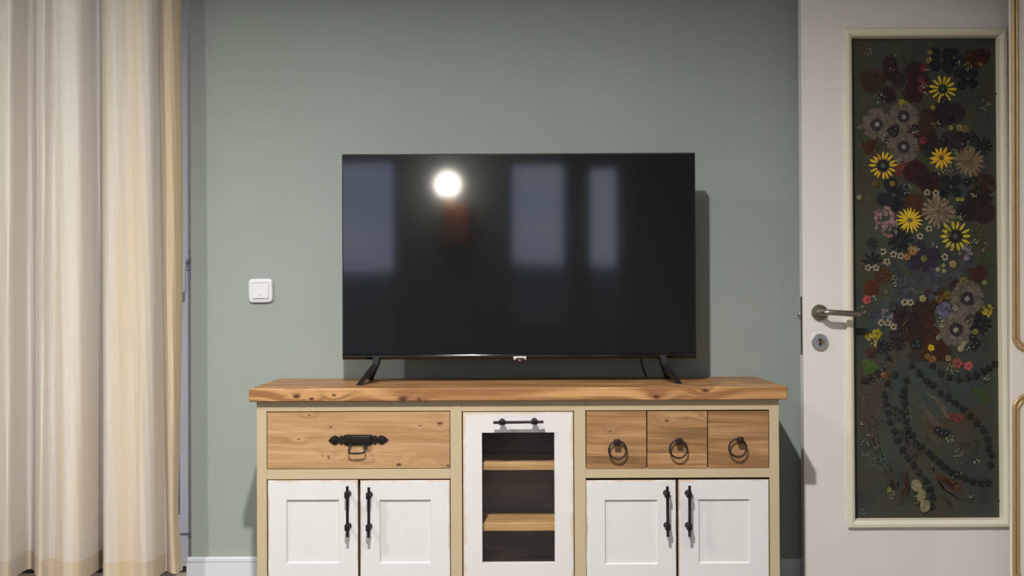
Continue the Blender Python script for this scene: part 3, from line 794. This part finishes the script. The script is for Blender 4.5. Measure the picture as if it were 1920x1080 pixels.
def cluster(name, px, py, r, n, dot, col, col2=None, star=False):
    q = P(px, py, YP); y = nexty(); bm = BM(); rnd = random
    for k in range(n):
        a = rnd.uniform(0, 2*PI); d_ = r*math.sqrt(rnd.random())
        x, z = q.x+d_*math.cos(a)/PXM, q.z+d_*math.sin(a)/PXM; s_ = dot*rnd.uniform(.7, 1.25)/PXM
        m_ = 1 if (col2 and rnd.random() < .35) else 0
        if star:
            for j in range(5): petal(bm, x, z, y-.00005*(k % 5), a+2*PI*j/5, 0, s_*1.6, s_*1.0, 1, m_, .0001)
        else: disc(bm, x, z, y-.00005*(k % 5), s_, m_, n=6, dome=.0004, rag=.4)
    return fin(name, bm, [col]+([col2] if col2 else []))
def strands(name, pts, n, spread, col, wpx=.7, seedv=0):
    """dried grass strands following a pixel polyline"""
    bm = BM(); y = nexty(); rnd = random.Random(seedv)
    for k in range(n):
        o1, o2 = rnd.uniform(-spread, spread), rnd.uniform(-spread, spread); pr = None
        i0 = rnd.uniform(0, .35); i1 = rnd.uniform(.6, 1)
        for i in range(13):
            t = (i0+(i1-i0)*i/12)*(len(pts)-1); j = min(int(t), len(pts)-2); u = t-j
            x = pts[j][0]*(1-u)+pts[j+1][0]*u+o1*(1-i/12)+o2*i/12+math.sin(i*.9+k)*.8; z = pts[j][1]*(1-u)+pts[j+1][1]*u
            q = P(x, z, YP); a = bm.verts.new((q.x-wpx/PXM/2, y-.0001, q.z)); c = bm.verts.new((q.x+wpx/PXM/2, y-.0001, q.z))
            if pr: bm.faces.new((pr[0], pr[1], c, a))
            pr = (a, c)
    return fin(name, bm, [col])
def ivy(px, py, s, rot, col=(34, 35, 33)):
    """small dark three-pointed leaf"""
    q = P(px, py, YP); y = nexty(); bm = BM(); pts = [(1.15, 0), (.35, .32), (.1, .95), (-.35, .75), (-.65, .28), (-.65, -.28), (-.35, -.75), (.1, -.95), (.35, -.32)]
    c = bm.verts.new((q.x, y-.0004, q.z)); vs = []
    for u, v in pts:
        u *= s*random.uniform(.85, 1.1)/PXM; v *= s*random.uniform(.8, 1.05)/PXM
        vs.append(bm.verts.new((q.x+u*math.cos(rot)-v*math.sin(rot), y, q.z+u*math.sin(rot)+v*math.cos(rot))))
    for k in range(9): bm.faces.new((c, vs[k], vs[(k+1) % 9]))
    return fin('pressed_leaf', bm, [col])

# layer 1: stems and grasses
strands('dried_grass', [(1640, 715), (1636, 800), (1648, 860), (1675, 900), (1690, 940)], 26, 12, (86, 70, 54), .8, 1)
strands('dried_grass', [(1655, 900), (1640, 840), (1650, 950)], 10, 18, (70, 82, 66), 1.2, 2)
strands('dried_grass', [(1712, 720), (1725, 780), (1750, 830), (1800, 870)], 14, 14, (84, 78, 54), .8, 3)
strands('dried_grass', [(1735, 732), (1762, 755), (1785, 790)], 8, 6, (128, 110, 84), .9, 4)
strands('dried_grass', [(1725, 755), (1745, 780), (1765, 812)], 6, 6, (120, 104, 90), .8, 5)
strands('dried_grass', [(1690, 600), (1680, 650), (1665, 700), (1650, 760)], 9, 12, (96, 76, 52), 1.0, 6)
strands('dried_grass', [(1610, 250), (1612, 270), (1625, 290), (1640, 320)], 3, 3, (104, 98, 78), .9, 7)
strands('dried_grass', [(1845, 190), (1848, 250), (1855, 320)], 3, 5, (82, 82, 66), .7, 8)
strands('dried_grass', [(1700, 700), (1698, 760), (1705, 850), (1730, 900)], 10, 8, (76, 62, 58), 1.0, 9)
for px, py, s in ((1703, 112, 11), (1618, 258, 11), (1738, 300, 13), (1848, 485, 13), (1627, 519, 9), (1776, 640, 9)):
    blob('pressed_green_leaf', px, py, s, s, (62, 72, 44))
for px, py, s in ((1624, 681, 10), (1636, 688, 11), (1628, 695, 10)): blob('pressed_green_leaf', px, py, s, s*.8, (74, 92, 42))
for px, py, s in ((1836, 735, 12), (1846, 748, 12)): blob('pressed_green_leaf', px, py, s, s*.9, (66, 80, 44))
cluster('pressed_moss', 1642, 860, 26, 60, 1.6, (86, 102, 84), (72, 88, 90))
cluster('pressed_moss', 1760, 850, 34, 50, 1.4, (72, 84, 52), (88, 78, 58))
cluster('pressed_moss', 1840, 320, 26, 34, 1.0, (86, 86, 66))
cluster('pressed_moss', 1835, 430, 30, 34, 1.0, (76, 88, 60))
cluster('pressed_moss', 1620, 380, 14, 30, 1.2, (92, 84, 62))
cluster('pressed_moss', 1640, 140, 26, 30, 1.0, (86, 84, 54))
# layer 2: large dark petals
DK = [  # px, py, rx, rz, colour, lobes
 (1669, 128, 15, 25, (50, 34, 35), 0), (1664, 178, 19, 15, (52, 34, 34), 1), (1636, 152, 26, 22, (66, 48, 36), 1), (1684, 150, 14, 17, (46, 38, 36), 0),
 (1717, 137, 22, 22, (52, 34, 40), 1), (1722, 160, 26, 24, (60, 34, 38), 1), (1712, 178, 20, 18, (54, 36, 38), 1), (1826, 112, 24, 19, (68, 42, 30), 1), (1842, 105, 16, 15, (60, 36, 34), 1),
 (1745, 222, 24, 22, (58, 42, 34), 1), (1768, 214, 26, 24, (42, 35, 42), 1), (1790, 212, 20, 20, (52, 40, 44), 1), (1728, 245, 26, 24, (66, 44, 34), 1), (1790, 262, 26, 24, (54, 42, 46), 1),
 (1740, 268, 22, 22, (58, 40, 36), 1), (1632, 276, 18, 14, (72, 44, 28), 1), (1716, 322, 24, 22, (56, 30, 30), 1), (1740, 340, 26, 20, (52, 32, 34), 1), (1752, 360, 20, 16, (58, 38, 32), 1),
 (1714, 380, 22, 18, (78, 46, 28), 1), (1726, 395, 18, 16, (72, 42, 28), 1), (1846, 345, 22, 20, (66, 46, 34), 1), (1836, 372, 26, 24, (50, 38, 34), 1), (1844, 398, 22, 22, (58, 38, 40), 1), (1815, 395, 22, 20, (48, 38, 36), 1),
 (1656, 517, 19, 15, (78, 48, 30), 1), (1634, 541, 17, 16, (84, 46, 30), 1), (1832, 512, 18, 17, (70, 44, 34), 1), (1800, 536, 22, 15, (52, 38, 38), 1),
 (1688, 590, 20, 24, (50, 34, 36), 1), (1706, 608, 26, 26, (46, 32, 32), 1), (1732, 580, 24, 22, (56, 38, 30), 1), (1736, 602, 18, 20, (64, 40, 30), 1), (1755, 556, 24, 16, (62, 42, 32), 1),
 (1745, 634, 24, 22, (66, 40, 30), 1), (1733, 655, 24, 22, (72, 44, 26), 1), (1762, 660, 22, 18, (66, 38, 34), 1), (1712, 625, 22, 20, (54, 36, 30), 1),
 (1634, 662, 14, 9, (64, 42, 34), 1), (1715, 668, 14, 12, (60, 54, 50), 1), (1668, 380, 12, 12, (44, 44, 42), 1)]
for i, (px, py, rx, rz, c, lo) in enumerate(DK): blob('pressed_poppy_petal' if lo else 'pressed_petal', px, py, rx, rz, c, rot=i*.7 if lo else -.0, lobes=bool(lo))
NV = (32, 35, 42)
for px, py, r, rot in ((1765, 113, 27, .7), (1790, 128, 20, .3), (1788, 108, 18, 1.4), (1814, 148, 24, .785), (1782, 350, 26, .785), (1675, 366, 33, .3)):
    flower('pressed_four_petal_flower', px, py, r, 4, r*.42, 1, (NV, (104, 100, 70)), core=2.5, rot=rot, r0=.12, jit=.05)
blob('pressed_petal', 1744, 283, 15, 12, (34, 38, 38))
flower('pressed_pansy', 1732, 485, 33, 4, 15, 1, ((50, 42, 56), (110, 102, 60)), core=6, rot=.5, r0=.15)
# layer 3: pale pansies
for px, py, r, rot in ((1643.6, 234, 29, .4), (1694, 219, 28, .7), (1694, 276, 29, .2), (1812.8, 560, 32, .5), (1792, 618, 31, .1)):
    flower('pressed_pansy', px, py, r, 5, r*.52, 2, ((108, 97, 85), (50, 42, 48), (150, 150, 130)), core=r*.42, rot=rot, r0=.1)
# layer 4: taupe zinnias
for px, py, r, c in ((1816.6, 303, 29, (128, 108, 82)), (1758, 397, 31, (130, 112, 92))):
    flower('pressed_zinnia', px, py, r, 17, r*.115, 2, (c, (92, 74, 56)), core=4, r0=.08)
    flower('pressed_zinnia', px+.5, py, r*.62, 11, r*.08, 0, ((104, 86, 66), (84, 68, 52)), core=3, r0=.08, rot=.2)
# dark daisies
for px, py, r, n in ((1821, 260, 15, 9), (1843.5, 275, 18, 9), (1686.7, 451, 24, 11), (1635, 457, 13, 9), (1635, 491, 20, 9), (1837.5, 606, 23, 11), (1656.5, 650, 16, 9), (1683.5, 643, 16, 9), (1676, 626, 12, 8)):
    flower('pressed_dark_daisy', px, py, r, n, r*.15, 1, ((36, 33, 36), (60, 56, 60)), core=2, r0=.15, rot=random.random())
# blue-grey larkspur mass
for px, py, r, n in ((1700, 535, 16, 9), (1725, 522, 18, 10), (1755, 520, 18, 10), (1785, 512, 16, 9), (1740, 545, 18, 10), (1690, 555, 16, 9), (1710, 560, 16, 9), (1662, 575, 15, 8), (1645, 590, 14, 8), (1665, 600, 12, 6), (1815, 495, 13, 7), (1770, 500, 12, 6)):
    cluster('pressed_larkspur', px, py, r, n*2, 3.0, (78, 80, 86), (62, 66, 74), star=True)
cluster('pressed_lilac_cluster', 1769, 583, 16, 26, 2.6, (108, 106, 128), (92, 92, 110), star=True)
cluster('pressed_lilac_cluster', 1811, 473, 13, 16, 2.6, (140, 124, 136), (120, 106, 118), star=True)
cluster('pressed_lilac_cluster', 1662, 592, 11, 12, 2.2, (128, 118, 136), star=True)
cluster('pressed_pink_cluster', 1657, 411, 23, 44, 2.4, (148, 118, 112), (116, 92, 92), star=True)
cluster('pressed_pink_cluster', 1668, 430, 16, 20, 2.2, (128, 102, 98), star=True)
# yellow daisies
YL = (196, 160, 40)
flower('pressed_yellow_daisy', 1767, 167, 26, 13, 2.7, 1, ((186, 158, 48), (38, 36, 48), (60, 90, 40)), core=8.5, r0=.33)
flower('pressed_yellow_daisy', 1655, 311, 27, 16, 2.5, 0, ((200, 160, 44), (36, 32, 36), (74, 86, 76)), core=12, r0=.40)
flower('pressed_yellow_daisy', 1764.5, 296, 23, 12, 3.0, 0, ((204, 156, 38), (92, 66, 40)), core=4.5, r0=.18)
flower('pressed_yellow_daisy', 1705, 413, 26, 18, 2.1, 0, ((208, 170, 44), (92, 92, 60)), core=4.5, r0=.15)
flower('pressed_yellow_daisy', 1791, 443, 30, 14, 3.2, 0, ((176, 160, 46), (42, 34, 32), (82, 72, 62)), core=13, r0=.42)
# small flowers with a dark eye
for px, py in ((1655, 472), (1674.6, 477), (1688.5, 480), (1662.5, 491), (1724.5, 443), (1741, 429), (1652, 605.5), (1663.8, 605.5), (1675, 613), (1695.5, 566.5), (1706.5, 567), (1771, 482), (1786, 495), (1642, 502), (1738, 361), (1754, 362), (1627, 502)):
    flower('pressed_small_flower', px, py, 7.0, 5, 2.9, 1, ((152, 142, 116), (34, 28, 28)), core=2.6, rot=random.random(), r0=.15)
for px, py in ((1676, 251), (1679, 241), (1670, 246), (1714, 240), (1768, 176+15), (1770, 187), (1720, 640), (1712, 648), (1722, 648), (1823, 632), (1831, 643), (1825, 650), (1757, 806), (1765, 812), (1774, 811), (1769, 262), (1760, 270), (1824, 338), (1812, 341)):
    flower('pressed_dark_small_flower', px, py, 7.5, 5, 3.4, 1, ((33, 32, 34), (120, 120, 90)), core=1.3, rot=random.random(), r0=.1)
# coloured small blossoms
SM = [(1625, 562, 9, (160, 70, 70)), (1795, 681, 10, (158, 74, 72)), (1815, 686, 9, (170, 80, 80)), (1730, 263, 8, (116, 48, 54)), (1688, 313, 8, (120, 54, 50)), (1684, 325, 8, (104, 52, 44)), (1732, 127, 8, (110, 46, 48)),
      (1727, 151, 7, (104, 46, 48)), (1726, 167, 7, (110, 54, 50)), (1797, 784, 10, (112, 58, 54)), (1783, 780, 8, (98, 58, 50)), (1689, 192, 6, (146, 138, 46)), (1698, 193, 4.5, (128, 122, 44)), (1644, 626, 10, (164, 146, 30)),
      (1627, 630, 7, (150, 136, 28)), (1745, 652, 6.5, (206, 182, 36)), (1782, 240, 5, (140, 130, 70)), (1798, 240, 7, (132, 122, 60)), (1809, 242, 8, (112, 100, 54)), (1711, 470, 9, (156, 104, 58)), (1700, 482, 7, (150, 102, 60)),
      (1748, 674, 7, (150, 104, 44)), (1738, 668, 6, (112, 88, 50)), (1748, 202, 5, (140, 118, 50)), (1741, 113, 6, (130, 118, 60)), (1743, 99, 5, (128, 120, 76)), (1838, 98+23, 4, (150, 116, 60)), (1777, 444-5, 5, (110, 92, 60)),
      (1729, 560, 7, (150, 142, 84)), (1776, 554, 9, (106, 88, 38)), (1760, 560, 8, (98, 78, 40)), (1758, 505, 4.5, (160, 152, 92)), (1768, 498, 4, (150, 142, 88)), (1769, 508, 4, (156, 142, 80)), (1828, 622, 6, (126, 120, 50)), (1795, 374, 4, (150, 144, 70)), (1803, 374, 4, (150, 144, 70)),
      (1610, 370, 5, (136, 132, 100)), (1656, 703, 6, (128, 76, 44)), (1785, 495, 5, (150, 136, 50)), (1667, 918, 5, (118, 110, 30)), (1777, 672, 6, (134, 124, 84)), (1845, 530, 5, (128, 126, 80)), (1805, 527, 9, (108, 102, 66)), (1790, 578, 6, (140, 132, 104)),
      (1758, 615+18, 5, (130, 126, 104)), (1800, 654, 6, (150, 144, 110)), (1806, 645, 5, (150, 144, 110)), (1782, 594, 5, (138, 132, 108)), (1672, 345, 6, (132, 106, 62)), (1640, 345, 6, (98, 76, 44))]
for px, py, r, c in SM: flower('pressed_small_blossom', px, py, r, 5, r*.45, 1, (c, tuple(int(v*.6) for v in c)), core=r*.22, rot=random.random()*2, r0=.05)
cluster('pressed_yellow_cluster', 1849, 582, 11, 16, 1.9, (156, 138, 40), (130, 116, 40), star=True)
cluster('pressed_yellow_cluster', 1636, 640, 11, 14, 1.5, (150, 132, 74), star=True)
# fine white sprigs
WS = [(1627, 101, 10, 16), (1649, 183, 11, 16), (1844, 198, 11, 18), (1715, 249, 7, 12), (1753, 234, 8, 14), (1611, 239, 5, 7), (1662, 262, 9, 12), (1699, 355, 10, 22), (1825, 366, 6, 12), (1802, 407, 8, 12), (1790, 411, 7, 10), (1760, 324, 8, 14),
      (1776, 318, 9, 14), (1685, 303, 6, 10), (1676, 102, 4, 5), (1735, 132, 5, 8), (1732, 160, 6, 12), (1733, 178, 6, 12), (1738, 112, 6, 8), (1812, 126, 9, 16), (1798, 119+2, 7, 10), (1676, 521, 6, 12), (1677, 532, 5, 8), (1639, 558, 6, 12), (1614, 582, 9, 16),
      (1759, 605, 9, 14), (1766, 607, 7, 14), (1818, 602, 9, 16), (1808, 650, 10, 18), (1786, 637, 8, 10), (1713, 465, 6, 10), (1750, 460, 9, 12), (1780, 462, 8, 14), (1826, 453, 8, 10), (1783, 690, 9, 18), (1790, 697, 7, 12), (1849, 709, 6, 12),
      (1620, 746+2, 5, 4), (1618, 757, 4, 3), (1780, 822, 8, 20), (1669, 927, 9, 20), (1820, 930, 5, 10), (1829, 864, 6, 12), (1795, 850, 9, 14), (1617, 960, 7, 5), (1785, 400, 6, 10), (1775, 285+25, 7, 10), (1789, 283, 7, 10), (1808, 271, 8, 10),
      (1705, 465-3, 5, 8), (1719, 467, 4, 8), (1655, 689, 5, 5), (1625, 826, 12, 10), (1612, 795, 5, 4), (1660, 545, 4, 5), (1840, 462, 12, 8)]
for px, py, r, n in WS: cluster('pressed_white_sprig', px, py, r, n, 1.15, (150, 146, 122), (116, 112, 88))
# ivy-like leaf chains
CH = [[(1655, 688), (1664, 718), (1657, 740), (1660, 755), (1664, 773), (1668, 791), (1676, 808), (1683, 826), (1692, 842), (1700, 858), (1713, 872), (1723, 886), (1735, 900), (1743, 917), (1747, 932), (1747, 948)],
      [(1676, 702), (1698, 712), (1695, 730), (1693, 741), (1695, 754), (1695, 771), (1697, 787), (1702, 803), (1709, 815), (1716, 829), (1726, 838), (1738, 847), (1747, 855), (1759, 865), (1769, 875), (1781, 883), (1794, 890), (1807, 896), (1821, 901), (1836, 904), (1851, 903)],
      [(1722, 698), (1736, 714), (1748, 722), (1762, 736), (1775, 745), (1790, 755), (1803, 766), (1817, 779), (1829, 792), (1841, 805), (1850, 822), (1852, 838), (1857, 852), (1855, 871)],
      [(1747, 685), (1762, 698), (1778, 706), (1795, 710), (1813, 706), (1828, 702), (1842, 695), (1853, 689), (1862, 681)],
      [(1665, 670), (1643, 699), (1632, 707), (1621, 713)], [(1709, 684), (1725, 700)]]
for ch in CH:
    for i, (x, y) in enumerate(ch):
        n_ = ch[min(i+1, len(ch)-1)]; p_ = ch[max(i-1, 0)]
        ivy(x+random.uniform(-1, 1), y, 8.6 if y > 690 else 7.5, math.atan2(-(n_[1]-p_[1]), n_[0]-p_[0])+random.uniform(-.9, .9))
for i in range(26):
    cluster('pressed_seed_scatter', random.uniform(1608, 1862), random.uniform(90, 960), random.uniform(8, 20), 9, random.uniform(.8, 1.5), random.choice([(104, 100, 78), (86, 76, 58), (110, 104, 60), (84, 92, 70), (40, 40, 36)]), random.choice([(70, 66, 50), (120, 112, 88)]))
for i in range(14):
    x, y = random.uniform(1612, 1850), random.uniform(180, 700)
    strands('dried_grass', [(x, y), (x+random.uniform(-16, 16), y+22), (x+random.uniform(-24, 24), y+48)], 4, 6, random.choice([(92, 84, 58), (78, 66, 50), (70, 80, 58)]), .8, i+40)
cluster('pressed_dark_bud_spray', 1678, 775, 16, 26, 1.9, (48, 42, 40), (40, 36, 36)); cluster('pressed_dark_bud_spray', 1690, 815, 14, 20, 1.8, (44, 38, 36))
cluster('pressed_dark_bud_spray', 1675, 907, 9, 14, 1.9, (30, 29, 28)); cluster('pressed_dark_bud_spray', 1715, 850, 14, 20, 1.6, (46, 38, 34)); cluster('pressed_dark_bud_spray', 1815, 835, 22, 22, 1.5, (46, 44, 36)); cluster('pressed_dark_bud_spray', 1640, 790, 16, 24, 1.3, (66, 48, 40))
# feathery brown fronds and silver-dollar discs
for pts_, n, sp, c in (([(1746, 868), (1752, 890), (1768, 915), (1800, 935), (1835, 941)], 12, 2.5, (128, 92, 62)), ([(1755, 885), (1775, 900), (1800, 925)], 22, 9, (104, 66, 46)), ([(1760, 890), (1795, 905), (1800, 920)], 8, 8, (92, 60, 52)), ([(1690, 870), (1700, 910), (1685, 945)], 12, 8, (84, 60, 46)), ([(1770, 925), (1780, 945), (1784, 955)], 4, 4, (78, 50, 48))):
    strands('pressed_frond', pts_, n, sp, c, 1.0, int(pts_[0][0]))
for px, py, rx, rz, a in ((1716.5, 910, 10, 12, .3), (1726, 929, 8, 12, -.3), (1732.5, 948, 9.5, 12, -.15)):
    blob('pressed_seed_disc', px, py, rx, rz, (132, 126, 94), rot=a, lobes=False)

# lever handle and cylinder
b = BM(); q = P(1536, 586, DY)
lathe_y(b, q.x, q.z, [(0.0265, DY), (.0265, DY-.006), (.025, DY-.009), (.011, DY-.009), (.010, DY-.04), (0, DY-.04)], 40)
lv = obj('lever_rosette', b, M_steel, d1, smooth=True); lv['label'] = 'brushed nickel lever handle'
b = BM(); e = P(1614, 589.5, DY-.055); s0 = P(1539.5, 584.5, DY-.055)
pts = [(q.x, DY-.008, q.z), (q.x, DY-.03, q.z), (q.x+.002, DY-.045, q.z), (q.x+.010, DY-.054, q.z)] + [s0.lerp(e, t) for t in (.2, .4, .6, .8, .985, 1.0)]
tube(b, pts, [.0095]*9+[.0075], 18); obj('lever', b, M_steel, lv, smooth=True)
b = BM(); q = P(1536.5, 641, DY)
lathe_y(b, q.x, q.z, [(.0265, DY), (.0265, DY-.007), (.024, DY-.010), (0, DY-.0102)], 40)
ky = obj('keyhole_rosette', b, M_steel_lt, d1, smooth=True)
b = BM(); prism(b, [(q.x+.0062*math.cos(t*PI/10), q.z+.006+.0062*math.sin(t*PI/10)) for t in range(20)], DY-.0108, DY-.010); prism(b, [(q.x-.004, q.z-.012), (q.x+.004, q.z-.012), (q.x+.004, q.z+.004), (q.x-.004, q.z+.004)], DY-.0107, DY-.010)
obj('keyhole', b, M_gasket, ky)
b = BM(); lathe_y(b, q.x+.002, q.z, [(.0048, DY-.010), (.0048, DY-.0135), (0, DY-.014)], 16); box(b, q.x+.004, q.x+.012, DY-.016, DY-.0115, q.z-.001, q.z+.004, .001); obj('cylinder', b, M_brass, ky, smooth=True)
# lock plate and latch on the edge
b = BM(); z0, z1 = P(1500, 665, DY+.02).z, P(1500, 556, DY+.02).z; box(b, dx0-.0012, dx0+.001, DY+.010, DY+.030, z0, z1); lk = obj('lock_plate', b, simple('dark_steel_lock_plate', (86, 82, 76), .4, metal=.8), d1)
zc = P(1500, 592, DY+.02).z; b = BM(); box(b, dx0-.011, dx0, DY+.013, DY+.027, zc-.009, zc+.009, .003); obj('latch', b, M_steel, lk)
for z in (.25, 1.75):
    b = BM(); tube(b, [(dx1+.008, DY+.045, z-.045), (dx1+.008, DY+.045, z+.045)], .007, 12); box(b, dx1-.03, dx1+.008, DY+.040, DY+.0425, z-.04, z+.04); box(b, dx1+.008, dx1+.018, DY+.044, WALL-.02, z-.04, z+.04); obj('hinge', b, M_steel, d1)

# ------------------------------------------------------------------ panelled screen at the right edge
GY = 3.60
wx0 = P(1894.5, 560, GY).x; wx1 = wx0+.46
wd = thing('folding_screen', 'cream panelled screen with rounded antique gold mouldings at the right edge', 'screen', (wx0, GY+.01, 0))
b = BM(); box(b, wx0, wx1, GY, GY+.014, .0, 2.10, .003, 2); obj('leaf', b, M_cream, wd)
b = BM(); box(b, wx1+.002, wx1+.016, GY-.45, GY+.014, .0, 2.10, .003, 2); obj('leaf', b, M_cream, wd)
def gold_panel(z0, z1):
    x0, x1 = wx0+.0015, wx1-.0015
    for ins, r, nm in ((0.0085, .0062, 'gold_moulding'), (.0205, .0052, 'inner_gold_bead')):
        b = BM(); pts = round_rect((x0+x1)/2, (z0+z1)/2, (x1-x0)/2-ins, (z1-z0)/2-ins, .050-ins*.6, 10)
        tube(b, [(x, GY-.0005, z) for x, z in pts], r, 12, closed=True)
        obj(nm, b, M_gold, wd, smooth=True)
zU = P(1920, 663, GY).z; zL = P(1920, 735.5, GY).z
gold_panel(zU, 2.05); gold_panel(.10, zL)
wd.rotation_euler = (0, math.radians(.39), 0); wd.location.x -= .0065

# ------------------------------------------------------------------ curtain
CY = 3.80
prof = [(-170, -165, .02), (-140, -135, -.045), (-110, -105, .03), (-80, -78, -.045), (-45, -40, .045), (-8, -10, -.01), (20, 14, -.050), (42, 38, .015), (54, 52, .050), (66, 64, .040), (82, 74, -.040), (100, 96, -.015), (118, 122, -.050), (150, 150, -.045),
        (168, 174, .010), (182, 190, .060), (189, 194, .045), (199, 195, -.045), (216, 214, -.055), (243, 250, -.040), (262, 268, -.052), (284, 288, -.035), (292, 302, .005), (297, 312, .030), (299, 315, .010), (318, 326, -.005), (334, 333, .015), (341, 337, .035), (338, 335, .042)]
def catm(a, b_, c, d, t): return .5*((2*b_)+(-a+c)*t+(2*a-5*b_+4*c-d)*t*t+(-a+3*b_-3*c+d)*t**3)
def curt_x(py_t, i):
    # the leading edge sways: wide at 40% height, pinched lower, kicking out at the hem
    top, bot, d = prof[i]; x = top+(bot-top)*py_t
    if i >= 24: x += [0, .3, .8, 1, 1][min(4, i-24)]*(4*math.sin(PI*min(1, max(0, py_t*1.15)))-3*max(0, (py_t-.45)*2)+9*max(0, (py_t-.90)*10)*(1))
    return x
ZH = P(200, 1084, CY-.05).z; ZT = 2.62
def curtain_point(j, nseg, t, z, off=0):
    i = min(j//nseg, len(prof)-2); u = (j-i*nseg)/nseg
    I = [max(0, i-1), i, i+1, min(len(prof)-1, i+2)]
    xs_ = [curt_x(t, k) for k in I]; ds = [prof[k][2]*(1.3+.35*t) for k in I]
    px = catm(*xs_, u); d = catm(*ds, u)
    Y = CY+d+.004*math.sin(z*2.3+j*.35)*t + .0012*math.sin(z*9+j*1.7)
    q = P(px, 540, CY+d)
    return Vector((q.x, Y+off, z))
def curtain_mesh(z0, z1, rows, off, x_from=0, x_to=None):
    b = BM(); nseg = 7; nj = (len(prof)-1)*nseg; G = []
    j1 = nj if x_to is None else x_to*nseg
    for r in range(rows+1):
        z = z0+(z1-z0)*r/rows; t = (2.0-z)/(2.0-ZH); t = max(-.3, min(1.02, t))
        G.append([b.verts.new(curtain_point(j, nseg, t, z, off)) for j in range(x_from*nseg, j1+1)])
    for A, B in zip(G, G[1:]):
        for k in range(len(A)-1): b.faces.new((A[k], A[k+1], B[k+1], B[k]))
    bmesh.ops.recalc_face_normals(b, faces=b.faces[:])
    return b
EDGE = 24
ct = thing('curtain', 'floor-length cream fabric curtain hanging in deep folds at the left', 'curtain', (P(150, 540, CY).x, CY, ZH))
obj('drape', curtain_mesh(ZH, ZT, 90, 0, 0, EDGE), M_curtain, ct, smooth=True)
e_ = obj('leading_edge', curtain_mesh(ZH+.004, ZT, 90, -.0015, EDGE, None), M_curtain_d, ct, smooth=True); e_['label'] = 'warm beige turned edge of the curtain'
obj('hem', curtain_mesh(ZH-.001, P(150, 1043, CY).z, 6, -.003, 0, EDGE), M_curtain_d, ct, smooth=True)
rl = thing('curtain_rail', 'white ceiling curtain rail above the balcony door', 'curtain rail', (-1.7, CY, CEIL))
b = BM(); box(b, -2.5, -.98, CY-.03, CY+.03, CEIL-.03, CEIL, .003); obj('track', b, M_base, rl)
b = BM(); box(b, -2.48, -1.12, CY-.008, CY+.008, ZT-.012, CEIL-.029); obj('heading_tape', b, M_curtain, ct)
